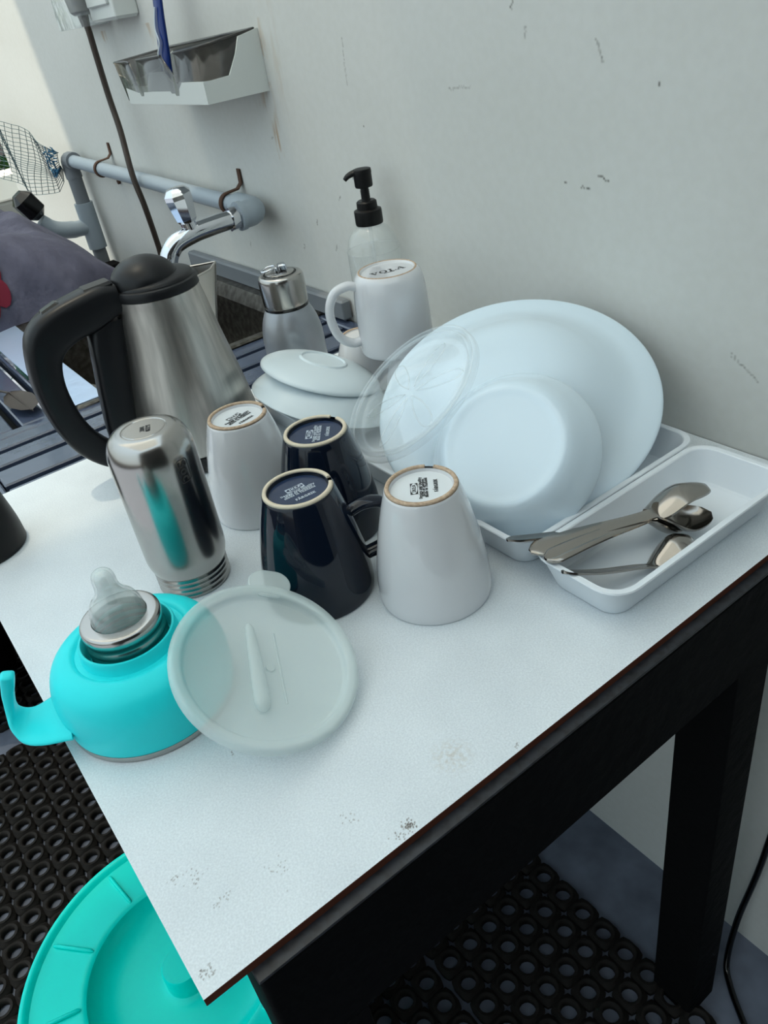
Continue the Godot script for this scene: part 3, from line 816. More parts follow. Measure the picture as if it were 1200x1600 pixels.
func make_mug(called: String, label: String, at: Vector3, navy: bool, handle_dir: Vector2, notch: Vector2, print_turn: float, size := 1.0, group := "") -> Node3D:
	var t := thing(called, label, "mug", at, Basis().scaled(Vector3.ONE * size), group)
	var glaze: Material = M.navy_glaze if navy else M.white_glaze
	part(t, "cup", mug_mesh(), glaze)
	# bare clay foot ring with a drain notch
	var b := MB.new()
	var rows := []
	for k in 61:
		var f := 0.14 + (TAU - 0.28) * k / 60.0
		var l := PackedVector3Array()
		for q in [[0.0238, 0.0966], [0.0240, 0.0985], [0.0266, 0.0985], [0.0273, 0.0966]]:
			l.append(Vector3(q[0] * cos(f), q[1], q[0] * sin(f)))
		l.reverse()
		rows.append(l)
	b.loft(rows, true, true, Transform3D(), 3.0)
	part(t, "foot_ring", b.done(), M.pale_clay if navy else M.bare_clay, Transform3D(yaw(notch.x, notch.y)))
	b = MB.new()
	b.tube(curve([Vector3(0.036, 0.066, 0), Vector3(0.047, 0.069, 0), Vector3(0.0605, 0.066, 0), Vector3(0.0665, 0.054, 0), Vector3(0.0655, 0.038, 0), Vector3(0.058, 0.0265, 0), Vector3(0.043, 0.022, 0)], 6), 0.0072, 14, true, 0.6, Vector3(0, 1, 0))
	part(t, "handle", b.done(), glaze, Transform3D(yaw(handle_dir.x, handle_dir.y)))
	# maker's stamp under glaze: a block with an oval and the name, lines of small type
	var turn := Transform3D(Basis(Vector3.UP, print_turn), Vector3(0, 0.09465, 0)) * Transform3D(Basis(Vector3(1, 0, 0), -PI / 2), Vector3.ZERO)
	b = MB.new()
	var frame := PackedVector2Array([Vector2(-0.0075, -0.0028), Vector2(0.0075, -0.0028), Vector2(0.0075, 0.0028), Vector2(-0.0075, 0.0028)])
	b.prism(frame, 0, 0.0001)
	var up := Transform3D(Basis(), Vector3(0, 0.0055, 0))
	part(t, "stamp_block", b.done(), M.ink if not navy else M.pale_ink, turn * up)
	b = MB.new()
	var oval := PackedVector2Array()
	for k in 28: oval.append(Vector2(cos(TAU * k / 28) * 0.0071, sin(TAU * k / 28) * 0.0025))
	b.prism(oval, 0.0001, 0.0002)
	part(t, "stamp_oval", b.done(), M.base_white if not navy else M.navy_base, turn * up)
	var ink: Material = M.pale_ink if navy else M.ink
	lettering(t, "IKEA", 0.0029, ink, turn * up * Transform3D(Basis(), Vector3(0, 0, 0.0003)), "Droid Sans", 1.15)
	var y := 0.0010
	for s in ["Design and Quality", "IKEA of Sweden", "Made in Thailand"]:
		lettering(t, s, 0.00125, ink, turn * Transform3D(Basis(), Vector3(0, y, 0.0002)))
		y -= 0.0022
	lettering(t, "F\u00c4RGRIK", 0.0029, ink, turn * Transform3D(Basis(), Vector3(0.001, -0.0105, 0.0002)), "Droid Sans", 1.0)
	b = MB.new()
	b.lathe([[0.0226, 0.0944], [0.0226, 0.09458], [0.0, 0.09458]], 48)
	part(t, "glazed_base", b.done(), M.navy_base if navy else M.base_white)
	return t

func cups() -> void:
	var g := "upturned mugs on the table"
	make_mug("mug", "white mug upside down at the right, beside the cutlery tray", W(-0.1565, 0, -0.283), false, Vector2(-0.82, -0.57), Vector2(-0.6, -0.8), 2.5, 1.0, g)
	make_mug("mug", "navy blue mug upside down in front, nearest the frosted lid", W(-0.226, 0, -0.2192), true, Vector2(0.36, -0.93), Vector2(0.35, -0.94), 1.5, 1.0, g)
	make_mug("mug", "white mug upside down at the left, in front of the kettle", W(-0.3785, 0, -0.2485), false, Vector2(-0.93, -0.35), Vector2(0.25, -0.97), 1.83, 1.0, g)
	make_mug("mug", "navy blue mug upside down behind the other navy mug", W(-0.293, 0, -0.2785), true, Vector2(-0.75, -0.65), Vector2(-0.3, -0.95), 2.5, 1.0, g)
	# black cup at the left edge of the table
	var t := thing("black_cup", "black tapered cup upside down at the left front edge of the table", "cup", W(-0.528, 0, -0.018))
	var b := MB.new()
	b.lathe([[0.034, 0.002], [0.036, 0.0005], [0.0395, 0.0005]] + prof([[0.0402, 0.002], [0.0395, 0.02], [0.036, 0.045], [0.0315, 0.07], [0.0285, 0.082]], 4) + [[0.026, 0.085], [0.0, 0.085]], 56)
	b.lathe([[0.0, 0.078], [0.026, 0.078], [0.035, 0.01], [0.034, 0.002]], 40)
	part(t, "cup_body", b.done(), M.black_plastic)
	b = MB.new(); b.lathe([[0.022, 0.085], [0.022, 0.087], [0.019, 0.087], [0.019, 0.085]], 40)
	part(t, "foot_ring", b.done(), M.black_plastic)

func steel_and_teal() -> void:
	var b: MB
	# upturned steel bottle
	var t := thing("steel_bottle", "brushed steel baby bottle standing upside down, without its cap", "bottle", W(-0.322, 0, -0.150))
	b = MB.new()
	b.lathe(prof([[0.0298, 0.019], [0.0312, 0.0215], [0.0334, 0.030], [0.0338, 0.045], [0.0338, 0.10], [0.0338, 0.122], [0.033, 0.132], [0.0298, 0.1405], [0.0255, 0.145], [0.0225, 0.1462]], 4) + [[0.0178, 0.1462], [0.0172, 0.1456], [0.0166, 0.1456], [0.0160, 0.1461], [0.0, 0.1461]], 72)
	part(t, "body", b.done(), M.satin_steel)
	b = MB.new()
	var pr := [[0.026, 0.0], [0.0296, 0.0]]
	for k in 4:
		pr.append_array([[0.0296, 0.001 + k * 0.0046], [0.0308, 0.0022 + k * 0.0046], [0.0308, 0.0033 + k * 0.0046], [0.0296, 0.0046 + k * 0.0046]])
	b.lathe(pr + [[0.0296, 0.0197]], 64, Transform3D(), 1.2)
	b.lathe([[0.0, 0.12], [0.027, 0.12], [0.0265, 0.0]], 40)
	part(t, "threaded_neck", b.done(), M.satin_steel)
	var top := Transform3D(Basis(Vector3.UP, 2.75), Vector3(0.001, 0.1463, 0)) * Transform3D(Basis(Vector3(1, 0, 0), -PI / 2), Vector3.ZERO)
	lettering(t, "304", 0.0038, M.etch, top * Transform3D(Basis(), Vector3(0, 0.0012, 0)))
	lettering(t, "0221", 0.0038, M.etch, top * Transform3D(Basis(), Vector3(0, -0.0032, 0)))
	# etched badge on its right side
	var side := Transform3D(yaw(0.94, -0.34), Vector3.ZERO) * Transform3D(Basis(Vector3(0, -1, 0), Vector3(0, 0, -1), Vector3(1, 0, 0)), Vector3(0.0338, 0.116, 0))
	var ring := []
	for p in MB.rr(0.0195, 0.0105, 0.003, 0): ring.append(p)
	ring.append(ring[0])
	b = MB.new()
	var bent := []
	for p in ring:
		var f: float = p.z / 0.0338
		bent.append(Vector3(cos(f) * 0.03395, 0.116 - p.x, sin(f) * 0.03395))
	b.tube(bent, 0.0003, 4, false)
	part(t, "badge", b.done(), M.etch, Transform3D(yaw(0.95, -0.30)))
	lettering(t, "Soc", 0.0075, M.etch, Transform3D(yaw(0.95, -0.30)) * Transform3D(Basis(Vector3(0, -1, 0), Vector3(0, 0, 1), Vector3(-1, 0, 0)) * Basis(Vector3(1, 0, 0), PI), Vector3(0.0342, 0.116, 0)))
	# teal cup holder with handle
	var c := W(-0.2150, 0, -0.0652)
	t = thing("teal_cup", "teal plastic handled cup upside down on a steel rim, at the table edge", "cup", c)
	b = MB.new()
	b.lathe([[0.054, 0.0005], [0.0585, 0.0003]] + prof([[0.0592, 0.001], [0.0596, 0.003], [0.0592, 0.0052]], 3) + [[0.054, 0.0056]], 72)
	part(t, "steel_rim", b.done(), M.satin_steel)
	b = MB.new()
	b.lathe([[0.050, 0.0056], [0.0592, 0.0056]] + prof([[0.0594, 0.0065], [0.0605, 0.016], [0.0612, 0.026], [0.0603, 0.037], [0.0565, 0.0475], [0.0505, 0.0535], [0.0440, 0.0565], [0.0408, 0.0568]], 4) + [[0.0392, 0.0562], [0.0378, 0.0545], [0.0340, 0.0543]] + [[0.0334, 0.0565], [0.0332, 0.0622], [0.0326, 0.0634], [0.0312, 0.0634], [0.0306, 0.0624], [0.0300, 0.046], [0.0, 0.046]], 80)
	part(t, "shell", b.done(), M.teal)
	# ribbon handle: out from the foot of the shell, then curling up and back
	var ctr := curve([Vector3(-0.0045, 0.0215, 0.0515), Vector3(-0.0110, 0.0200, 0.068), Vector3(-0.020, 0.020, 0.079), Vector3(-0.0265, 0.027, 0.0842), Vector3(-0.0285, 0.040, 0.0820), Vector3(-0.0285, 0.050, 0.0785), Vector3(-0.0285, 0.057, 0.0762)], 6)
	var rows := []
	for i in ctr.size():
		var tt: Vector3 = (ctr[mini(i + 1, ctr.size() - 1)] - ctr[maxi(i - 1, 0)]).normalized()
		var s := float(i) / (ctr.size() - 1)
		var wd: float = lerpf(0.0285, 0.0056, smoothstep(-0.15, 0.72, s))
		var th: float = lerpf(0.0022, 0.0045, smoothstep(0.3, 0.9, s))
		if i == ctr.size() - 1: wd *= 0.55; th *= 0.55
		var acr := Vector3(-0.93, 0.05, -0.37); acr = (acr - tt * acr.dot(tt)).normalized()
		var nn := acr.cross(tt)
		var l := PackedVector3Array()
		for k in 16:
			var f := TAU * k / 16
			var cc := signf(cos(f)) * pow(absf(cos(f)), 0.6); var ss := signf(sin(f)) * pow(absf(sin(f)), 0.6)
			l.append(ctr[i] + acr * wd * cc + nn * th * ss)
		rows.append(l)
	b = MB.new(); b.loft(rows, true, true, Transform3D(), 1.5)
	part(t, "handle", b.done(), M.teal)
	# steel neck ring and silicone teat standing in it
	t = thing("bottle_collar", "steel screw ring with a clear silicone teat, standing in the teal cup", "bottle top", c + Vector3(0, 0.0462, 0))
	b = MB.new()
	pr = [[0.0245, 0.0], [0.0262, 0.0]]
	for k in 3:
		pr.append_array([[0.0262, 0.0025 + k * 0.006], [0.0271, 0.004 + k * 0.006], [0.0271, 0.0055 + k * 0.006], [0.0262, 0.007 + k * 0.006]])
	b.lathe(pr + [[0.0264, 0.0225], [0.0272, 0.0235], [0.0272, 0.029]] + prof([[0.0268, 0.0305], [0.0258, 0.0315], [0.0245, 0.0318]], 3) + [[0.0188, 0.0318], [0.0184, 0.0308], [0.0184, 0.026]], 64, Transform3D(), 1.0)
	part(t, "screw_ring", b.done(), M.satin_steel)
	b = MB.new()
	b.lathe(prof([[0.0183, 0.028], [0.0183, 0.033], [0.0172, 0.040], [0.0148, 0.0455], [0.0112, 0.0495], [0.0088, 0.0535], [0.0078, 0.058], [0.0077, 0.062], [0.0068, 0.0665], [0.004, 0.0693], [0.0, 0.07]], 4) + prof([[0.0, 0.0682], [0.0035, 0.0675], [0.0053, 0.065], [0.006, 0.061], [0.0062, 0.057], [0.0074, 0.0525], [0.0098, 0.048], [0.0134, 0.044], [0.0157, 0.039], [0.0168, 0.033], [0.0168, 0.028]], 4), 48, Transform3D(), 2.0)
	part(t, "teat", b.done(), M.silicone)
	# frosted lid leaning on the teal cup
	var n := Vector3(0.425, 0.872, -0.235).normalized()
	t = thing("frosted_lid", "round frosted plastic lid with a tab and centre ridge, leaning on the teal cup", "lid", W(-0.1446, 0.0362, -0.1290), leaning(n).scaled(Vector3.ONE * 0.975))
	b = MB.new()
	b.lathe(prof([[0.0640, -0.0045], [0.0652, -0.005], [0.0659, -0.003], [0.0660, 0.0005], [0.0650, 0.003], [0.0625, 0.0038], [0.0590, 0.0030]], 3) + prof([[0.0575, 0.0018], [0.0562, -0.0015], [0.0545, -0.003]], 3) + [[0.0, -0.003]] + [[0.0, -0.0048], [0.0552, -0.0048], [0.0575, -0.0035], [0.0588, 0.0008], [0.0625, 0.0016], [0.0640, 0.0], [0.0640, -0.0045]], 80, Transform3D(), 0.8)
	part(t, "disc", b.done(), M.frosted)
	# tab towards the steel bottle
	var inv := t.transform.basis.inverse()
	var td: Vector3 = inv * Vector3(-0.80, 0.23, -0.55); td.y = 0
	b = MB.new()
	b.loft([MB.rr(0.022, 0.030, 0.0139, -0.0005, 8, 0.068, 0), MB.rr(0.024, 0.032, 0.0149, 0.0003, 8, 0.068, 0), MB.rr(0.024, 0.032, 0.0149, 0.0018, 8, 0.068, 0), MB.rr(0.022, 0.030, 0.0139, 0.0024, 8, 0.068, 0)], true, true)
	part(t, "tab", b.done(), M.frosted, Transform3D(yaw(td.x, td.z)))
	var gd: Vector3 = inv * Vector3(0.915, -0.3, 0.40); gd.y = 0
	b = MB.new()
	var ridge := []
	for q in [[-0.034, 0.001], [-0.031, 0.0028], [-0.012, 0.0040], [0.012, 0.0052], [0.028, 0.0055], [0.0325, 0.004], [0.0345, 0.001]]: ridge.append(Vector3(q[0], -0.003 + q[1] * 0.4, 0.007))
	b.tube(ridge, [0.0015, 0.003, 0.0042, 0.0052, 0.0056, 0.0045, 0.002], 14, true, 0.75, Vector3(0, 1, 0))
	b.tube([Vector3(-0.026, -0.003, -0.010), Vector3(0.03, -0.003, -0.010)], 0.0009, 8, true, 0.6, Vector3(0, 1, 0))
	b.lathe([[0.0032, -0.003], [0.003, -0.0015], [0.0, -0.0012]], 16, Transform3D(Basis(), Vector3(0.002, 0, -0.003)))
	part(t, "grip_ridge", b.done(), M.frosted, Transform3D(yaw(gd.x, gd.z)))

func back_row() -> void:
	var b: MB
	# ---- kettle
	var t := thing("kettle", "brushed steel electric kettle with black lid and handle, at the table's left end", "kettle", W(-0.542, 0, -0.266), yaw(-0.07, 0.9975))
	b = MB.new()
	b.lathe([[0.0, 0.001], [0.066, 0.0005]] + prof([[0.069, 0.002], [0.0705, 0.006], [0.0705, 0.016]], 3) + [[0.0698, 0.0195], [0.066, 0.0195]], 72)
	part(t, "base_ring", b.done(), M.gloss_black)
	b = MB.new()
	b.lathe([[0.066, 0.0195], [0.0695, 0.0197]] + prof([[0.0698, 0.0205], [0.0692, 0.028], [0.0662, 0.05], [0.0612, 0.08], [0.0562, 0.105], [0.0515, 0.13], [0.0474, 0.155], [0.0448, 0.172], [0.0442, 0.180]], 5) + [[0.0425, 0.1815]], 96)
	part(t, "body", b.done(), M.brushed_steel)
	# pouring lip: a pointed sheet fold on the side away from the handle
	b = MB.new()
	var sx := func(y: float) -> float: return -(0.0435 + (0.183 - y) * 0.135)
	for s in [1.0, -1.0]:
		var rows := []
		for k in 7:
			var y := 0.128 + 0.058 * k / 6.0
			var f := float(k) / 6.0
			rows.append([Vector3(sx.call(y) + 0.010 * f, y, s * 0.026 * f), Vector3(sx.call(y) - 0.012 * f, y, s * 0.014 * f), Vector3(sx.call(y) - 0.001 - 0.0235 * f, y + 0.002 * f, 0.0)])
		b.grp += 1
		for k in 6:
			for i in 2:
				if s > 0: b.quad(rows[k][i], rows[k][i + 1], rows[k + 1][i + 1], rows[k + 1][i])
				else: b.quad(rows[k][i + 1], rows[k][i], rows[k + 1][i], rows[k + 1][i + 1])
		b.tube(rows.map(func(r): return r[2]), 0.0011, 6)
		b.tube([rows[6][0], rows[6][1], rows[6][2]], 0.0011, 6)
	part(t, "spout", b.done(), M.brushed_steel)
	b = MB.new()
	b.lathe([[0.0425, 0.180], [0.0446, 0.181], [0.0450, 0.1865], [0.0435, 0.189], [0.041, 0.190]] + prof([[0.041, 0.1905], [0.038, 0.1935], [0.028, 0.196], [0.012, 0.197], [0.0, 0.197]], 4), 64)
	part(t, "lid", b.done(), M.kettle_black)
	b = MB.new()
	var hump := []
	for k in 13:
		var f := PI / 2 * k / 12.0
		hump.append([0.0335 * cos(f), 0.191 + 0.0245 * sin(f)])
	b.lathe(hump, 48, Transform3D(Basis(), Vector3(0.008, 0, 0)))
	part(t, "lid_knob", b.done(), M.kettle_black)
	# handle: outer and inner edges in the plane of the handle, rounded section
	var oi := [[0.040, 0.199, 0.041, 0.170, 0.017], [0.054, 0.2015, 0.053, 0.166, 0.0175], [0.072, 0.2, 0.068, 0.1605, 0.0175], [0.104, 0.1935, 0.087, 0.1575, 0.0175], [0.125, 0.183, 0.1015, 0.1515, 0.017], [0.138, 0.164, 0.111, 0.141, 0.0165], [0.145, 0.122, 0.1155, 0.118, 0.016], [0.141, 0.08, 0.113, 0.088, 0.0155], [0.129, 0.047, 0.1055, 0.064, 0.0155], [0.109, 0.0235, 0.0945, 0.0465, 0.0155], [0.088, 0.0125, 0.082, 0.036, 0.0155], [0.066, 0.009, 0.064, 0.030, 0.015]]
	var vs := []
	for q in oi: vs.append([Vector3(q[0], q[1], 0), Vector3(q[2], q[3], 0), q[4]])
	var oc := curve(vs.map(func(q): return q[0]), 4); var ic := curve(vs.map(func(q): return q[1]), 4)
	var loops := []
	for i in oc.size():
		var m: Vector3 = (oc[i] + ic[i]) / 2.0; var d: Vector3 = (oc[i] - ic[i]) / 2.0
		var w: float = oi[mini(i / 4, oi.size() - 1)][4]
		var l := PackedVector3Array()
		for k in 20:
			var f := TAU * k / 20
			l.append(m + d * signf(cos(f)) * pow(absf(cos(f)), 0.55) + Vector3(0, 0, -w) * signf(sin(f)) * pow(absf(sin(f)), 0.55))
		loops.append(l)
	b = MB.new(); b.loft(loops, true, true, Transform3D(), 1.5)
	part(t, "handle", b.done(), M.kettle_black)
	loops = []
	for q in [[0.060, 0.166, 0.040], [0.078, 0.160, 0.040], [0.083, 0.13, 0.047], [0.088, 0.10, 0.053], [0.093, 0.06, 0.060], [0.094, 0.03, 0.064], [0.090, 0.012, 0.064]]:
		var l := PackedVector3Array()
		for k in 16:
			var f := TAU * k / 16
			l.append(Vector3((q[0] + q[2]) / 2 + (q[0] - q[2]) / 2 * signf(cos(f)) * pow(absf(cos(f)), 0.5), q[1], 0.0135 * signf(sin(f)) * pow(absf(sin(f)), 0.5)))
		loops.append(l)
	loops.reverse()
	b = MB.new(); b.loft(loops, true, true, Transform3D(), 1.5)
	part(t, "handle_spine", b.done(), M.kettle_black)
	b = MB.new(); b.box(Vector3.ZERO, Vector3(0.030, 0.006, 0.022), 0.0025)
	part(t, "lid_release", b.done(), M.kettle_black, Transform3D(Basis(Vector3(0, 0, 1), -0.06), Vector3(0.056, 0.1990, 0)))
	b = MB.new(); b.box(Vector3.ZERO, Vector3(0.022, 0.007, 0.015), 0.003)
	part(t, "power_switch", b.done(), M.gloss_black, Transform3D(Basis(Vector3(0, 0, 1), -0.32), Vector3(0.103, 0.1915, 0)))
	# ---- grey bottle
	t = thing("grey_flask", "small matt grey flask with steel cap and carrying ring, behind the kettle", "flask", W(-0.597, 0, -0.434))
	b = MB.new()
	b.lathe([[0.0, 0.0], [0.033, 0.0]] + prof([[0.035, 0.001], [0.0368, 0.005], [0.0372, 0.02], [0.0372, 0.055], [0.0362, 0.068], [0.0335, 0.08], [0.0300, 0.089], [0.0268, 0.0955]], 5) + [[0.0262, 0.0965], [0.02, 0.0965]], 64)
	part(t, "body", b.done(), M.grey_metal_paint)
	b = MB.new(); b.lathe([[0.0262, 0.0962], [0.0268, 0.0967], [0.0268, 0.0995], [0.0262, 0.1]], 48)
	part(t, "seal_ring", b.done(), M.gloss_black)
	b = MB.new()
	b.lathe([[0.0255, 0.0998], [0.0264, 0.1002]] + prof([[0.0268, 0.102], [0.0272, 0.115], [0.0272, 0.129], [0.0264, 0.1335], [0.0245, 0.1358], [0.0205, 0.1366]], 4) + [[0.0196, 0.1366], [0.0192, 0.1345]], 64)
	part(t, "cap", b.done(), M.satin_steel)
	b = MB.new(); b.lathe([[0.0192, 0.1345], [0.0187, 0.1368], [0.0178, 0.1368], [0.0172, 0.1352]], 48)
	part(t, "cap_seam", b.done(), M.gloss_black)
	b = MB.new(); b.lathe([[0.0176, 0.1352], [0.0172, 0.1376], [0.0165, 0.138], [0.0, 0.138]], 48)
	part(t, "cap_top", b.done(), M.satin_steel)
	b = MB.new()
	b.box(Vector3(0.004, 0.1425, 0), Vector3(0.010, 0.009, 0.012), 0.0015)
	b.box(Vector3(-0.004, 0.1415, 0), Vector3(0.004, 0.007, 0.012), 0.001)
	part(t, "bracket", b.done(), M.chrome, Transform3D(yaw(0.35, -0.93)))
	b = MB.new()
	var ring := []
	for k in 17: ring.append(Vector3(-0.004 - 0.0085 + cos(TAU * k / 16) * 0.0085, 0.1435 + 0.0015 * cos(TAU * k / 16), sin(TAU * k / 16) * 0.0075))
	b.tube(ring, 0.0014, 8, false)
	part(t, "carrying_ring", b.done(), M.chrome, Transform3D(yaw(0.35, -0.93)))
	# ---- pump bottle
	t = thing("pump_bottle", "clear plastic bottle with black pump, behind the stacked mugs against the wall", "bottle", W(-0.588, -0.0354, -0.5645), Basis().scaled(Vector3.ONE * 1.0986))
	b = MB.new()
	b.lathe([[0.0, 0.0325], [0.026, 0.0325]] + prof([[0.028, 0.0335], [0.030, 0.0365], [0.0303, 0.05], [0.0303, 0.14], [0.0296, 0.150], [0.0266, 0.162], [0.0205, 0.1715], [0.0145, 0.176]], 5) + [[0.0125, 0.178], [0.0125, 0.184]], 56)
	part(t, "bottle_body", b.done(), M.clear_bottle)
	b = MB.new()
	var cp := [[0.0110, 0.177], [0.0152, 0.1775]]
	for k in 3: cp.append([0.0155, 0.179 + 0.006 * k])
	b.lathe(cp + [[0.0152, 0.1925], [0.0115, 0.194], [0.0112, 0.201], [0.0095, 0.2025], [0.0052, 0.2025]], 40)
	part(t, "screw_collar", b.done(), M.black_plastic)
	b = MB.new()
	var stem := [[0.0052, 0.2025]]
	for k in 6:
		stem.append([0.0052, 0.2035 + k * 0.0018]); stem.append([0.0045, 0.2044 + k * 0.0018])
	b.lathe(stem + [[0.0048, 0.2155], [0.0048, 0.22]], 24, Transform3D(), 2.0)
	part(t, "pump_stem", b.done(), M.black_plastic)
	b = MB.new()
	b.lathe([[0.0048, 0.2165], [0.0094, 0.2165], [0.0099, 0.218], [0.0099, 0.2295]] + prof([[0.0102, 0.2305], [0.0100, 0.2335], [0.0088, 0.235], [0.0, 0.2358]], 3), 36)
	b.tube(curve([Vector3(0.004, 0.2318, 0), Vector3(0.010, 0.2315, 0), Vector3(0.016, 0.2295, 0), Vector3(0.0198, 0.2262, 0)], 4), [0.0062, 0.006, 0.0058, 0.0056, 0.0054, 0.0052, 0.005, 0.0048, 0.0046, 0.0044, 0.0042, 0.0038, 0.0036], 14, true, 0.62, Vector3(0, 1, 0))
	part(t, "pump_head", b.done(), M.black_plastic, Transform3D(yaw(-0.5, 0.86)))
	b = MB.new(); b.tube([Vector3(0, 0.2, 0), Vector3(0.004, 0.045, 0.004)], 0.0024, 10)
	part(t, "dip_tube", b.done(), M.clear_plastic)
	# ---- mugs at the back of the tray: two small ones carrying a third
	var g := "small mugs under the top white mug"
	for s in [[-0.509, -0.4740, "small white mug upside down under the top mug's handle side"], [-0.420, -0.4800, "small white mug upside down under the top mug, behind the clear lid"]]:
		t = thing("mug", s[2], "mug", W(s[0], 0.0035, s[1]), Basis().scaled(Vector3(0.8, 0.645, 0.8)), g)
		part(t, "cup", mug_mesh(), M.white_glaze)
		b = MB.new(); b.lathe([[0.0273, 0.0966], [0.0268, 0.0983], [0.0243, 0.0983], [0.0238, 0.0966]], 48)
		part(t, "foot_ring", b.done(), M.bare_clay)
	t = thing("mug", "white mug upside down on top of two small mugs, handle to the left", "mug", W(-0.4375, 0.0672, -0.4755), Basis().scaled(Vector3.ONE * 1.05))
	b = MB.new()
	b.lathe(prof([[0.0352, 0.003], [0.0362, 0.0004], [0.0376, 0.001], [0.0383, 0.006], [0.0381, 0.03], [0.0372, 0.055], [0.0358, 0.068], [0.0338, 0.0765], [0.0312, 0.0806]], 4) + prof([[0.0300, 0.0818], [0.0288, 0.0825], [0.0276, 0.082]], 2) + [[0.0262, 0.0803], [0.0, 0.0803]], 64)
	b.lathe(prof([[0.0, 0.074], [0.026, 0.073], [0.032, 0.066], [0.0345, 0.05], [0.0352, 0.02], [0.0352, 0.003]], 3), 40)
	part(t, "cup", b.done(), M.white_glaze)
	b = MB.new(); b.lathe([[0.0298, 0.0820], [0.0288, 0.0828], [0.0278, 0.0822]], 48)
	part(t, "foot_ring", b.done(), M.bare_clay)
	b = MB.new()
	b.tube(curve([Vector3(0.034, 0.071, 0), Vector3(0.043, 0.0735, 0), Vector3(0.056, 0.0690, 0), Vector3(0.0635, 0.055, 0), Vector3(0.0635, 0.038, 0), Vector3(0.0575, 0.0225, 0), Vector3(0.046, 0.0145, 0), Vector3(0.035, 0.0155, 0)], 6), 0.0062, 14, true, 0.75, Vector3(0, 1, 0))
	part(t, "handle", b.done(), M.white_glaze, Transform3D(yaw(-0.42, 0.91)))
	var tp := Transform3D(Basis(Vector3.UP, 1.24), Vector3(0.001, 0.0804, 0.0)) * Transform3D(Basis(Vector3(1, 0, 0), -PI / 2), Vector3.ZERO)
	lettering(t, "VOLA", 0.0075, M.ink, tp * Transform3D(Basis(), Vector3(0, 0, 0)), "Droid Serif", 1.2)
	b = MB.new(); b.box(Vector3(0, -0.0052, 0.0), Vector3(0.011, 0.0007, 0.0002), 0.0)
	part(t, "stamp_line", b.done(), M.ink, tp)

func tray(called: String, label: String, c: Vector3, w: float, d: float, h: float, turn: float) -> void:
	var t := thing(called, label, "tray", c, Basis(Vector3.UP, turn))
	var b := MB.new()
	var k := 6
	b.loft([MB.rr(w - 0.030, d - 0.030, 0.012, 0.0, k), MB.rr(w - 0.025, d - 0.025, 0.0145, 0.0008, k), MB.rr(w - 0.022, d - 0.022, 0.016, 0.003, k), MB.rr(w - 0.005, d - 0.005, 0.0205, h - 0.0025, k), MB.rr(w - 0.0008, d - 0.0008, 0.0215, h - 0.002, k), MB.rr(w, d, 0.022, h - 0.001, k), MB.rr(w - 0.0012, d - 0.0012, 0.0215, h, k),
		MB.rr(w - 0.0095, d - 0.0095, 0.0185, h, k), MB.rr(w - 0.0112, d - 0.0112, 0.0178, h - 0.0008, k), MB.rr(w - 0.023, d - 0.023, 0.0155, 0.0065, k), MB.rr(w - 0.027, d - 0.027, 0.0135, 0.0034, k), MB.rr(w - 0.034, d - 0.034, 0.011, 0.0024, k)], true, true, Transform3D(), 0.5)
	part(t, "tray_shell", b.done(), M.tray_white)

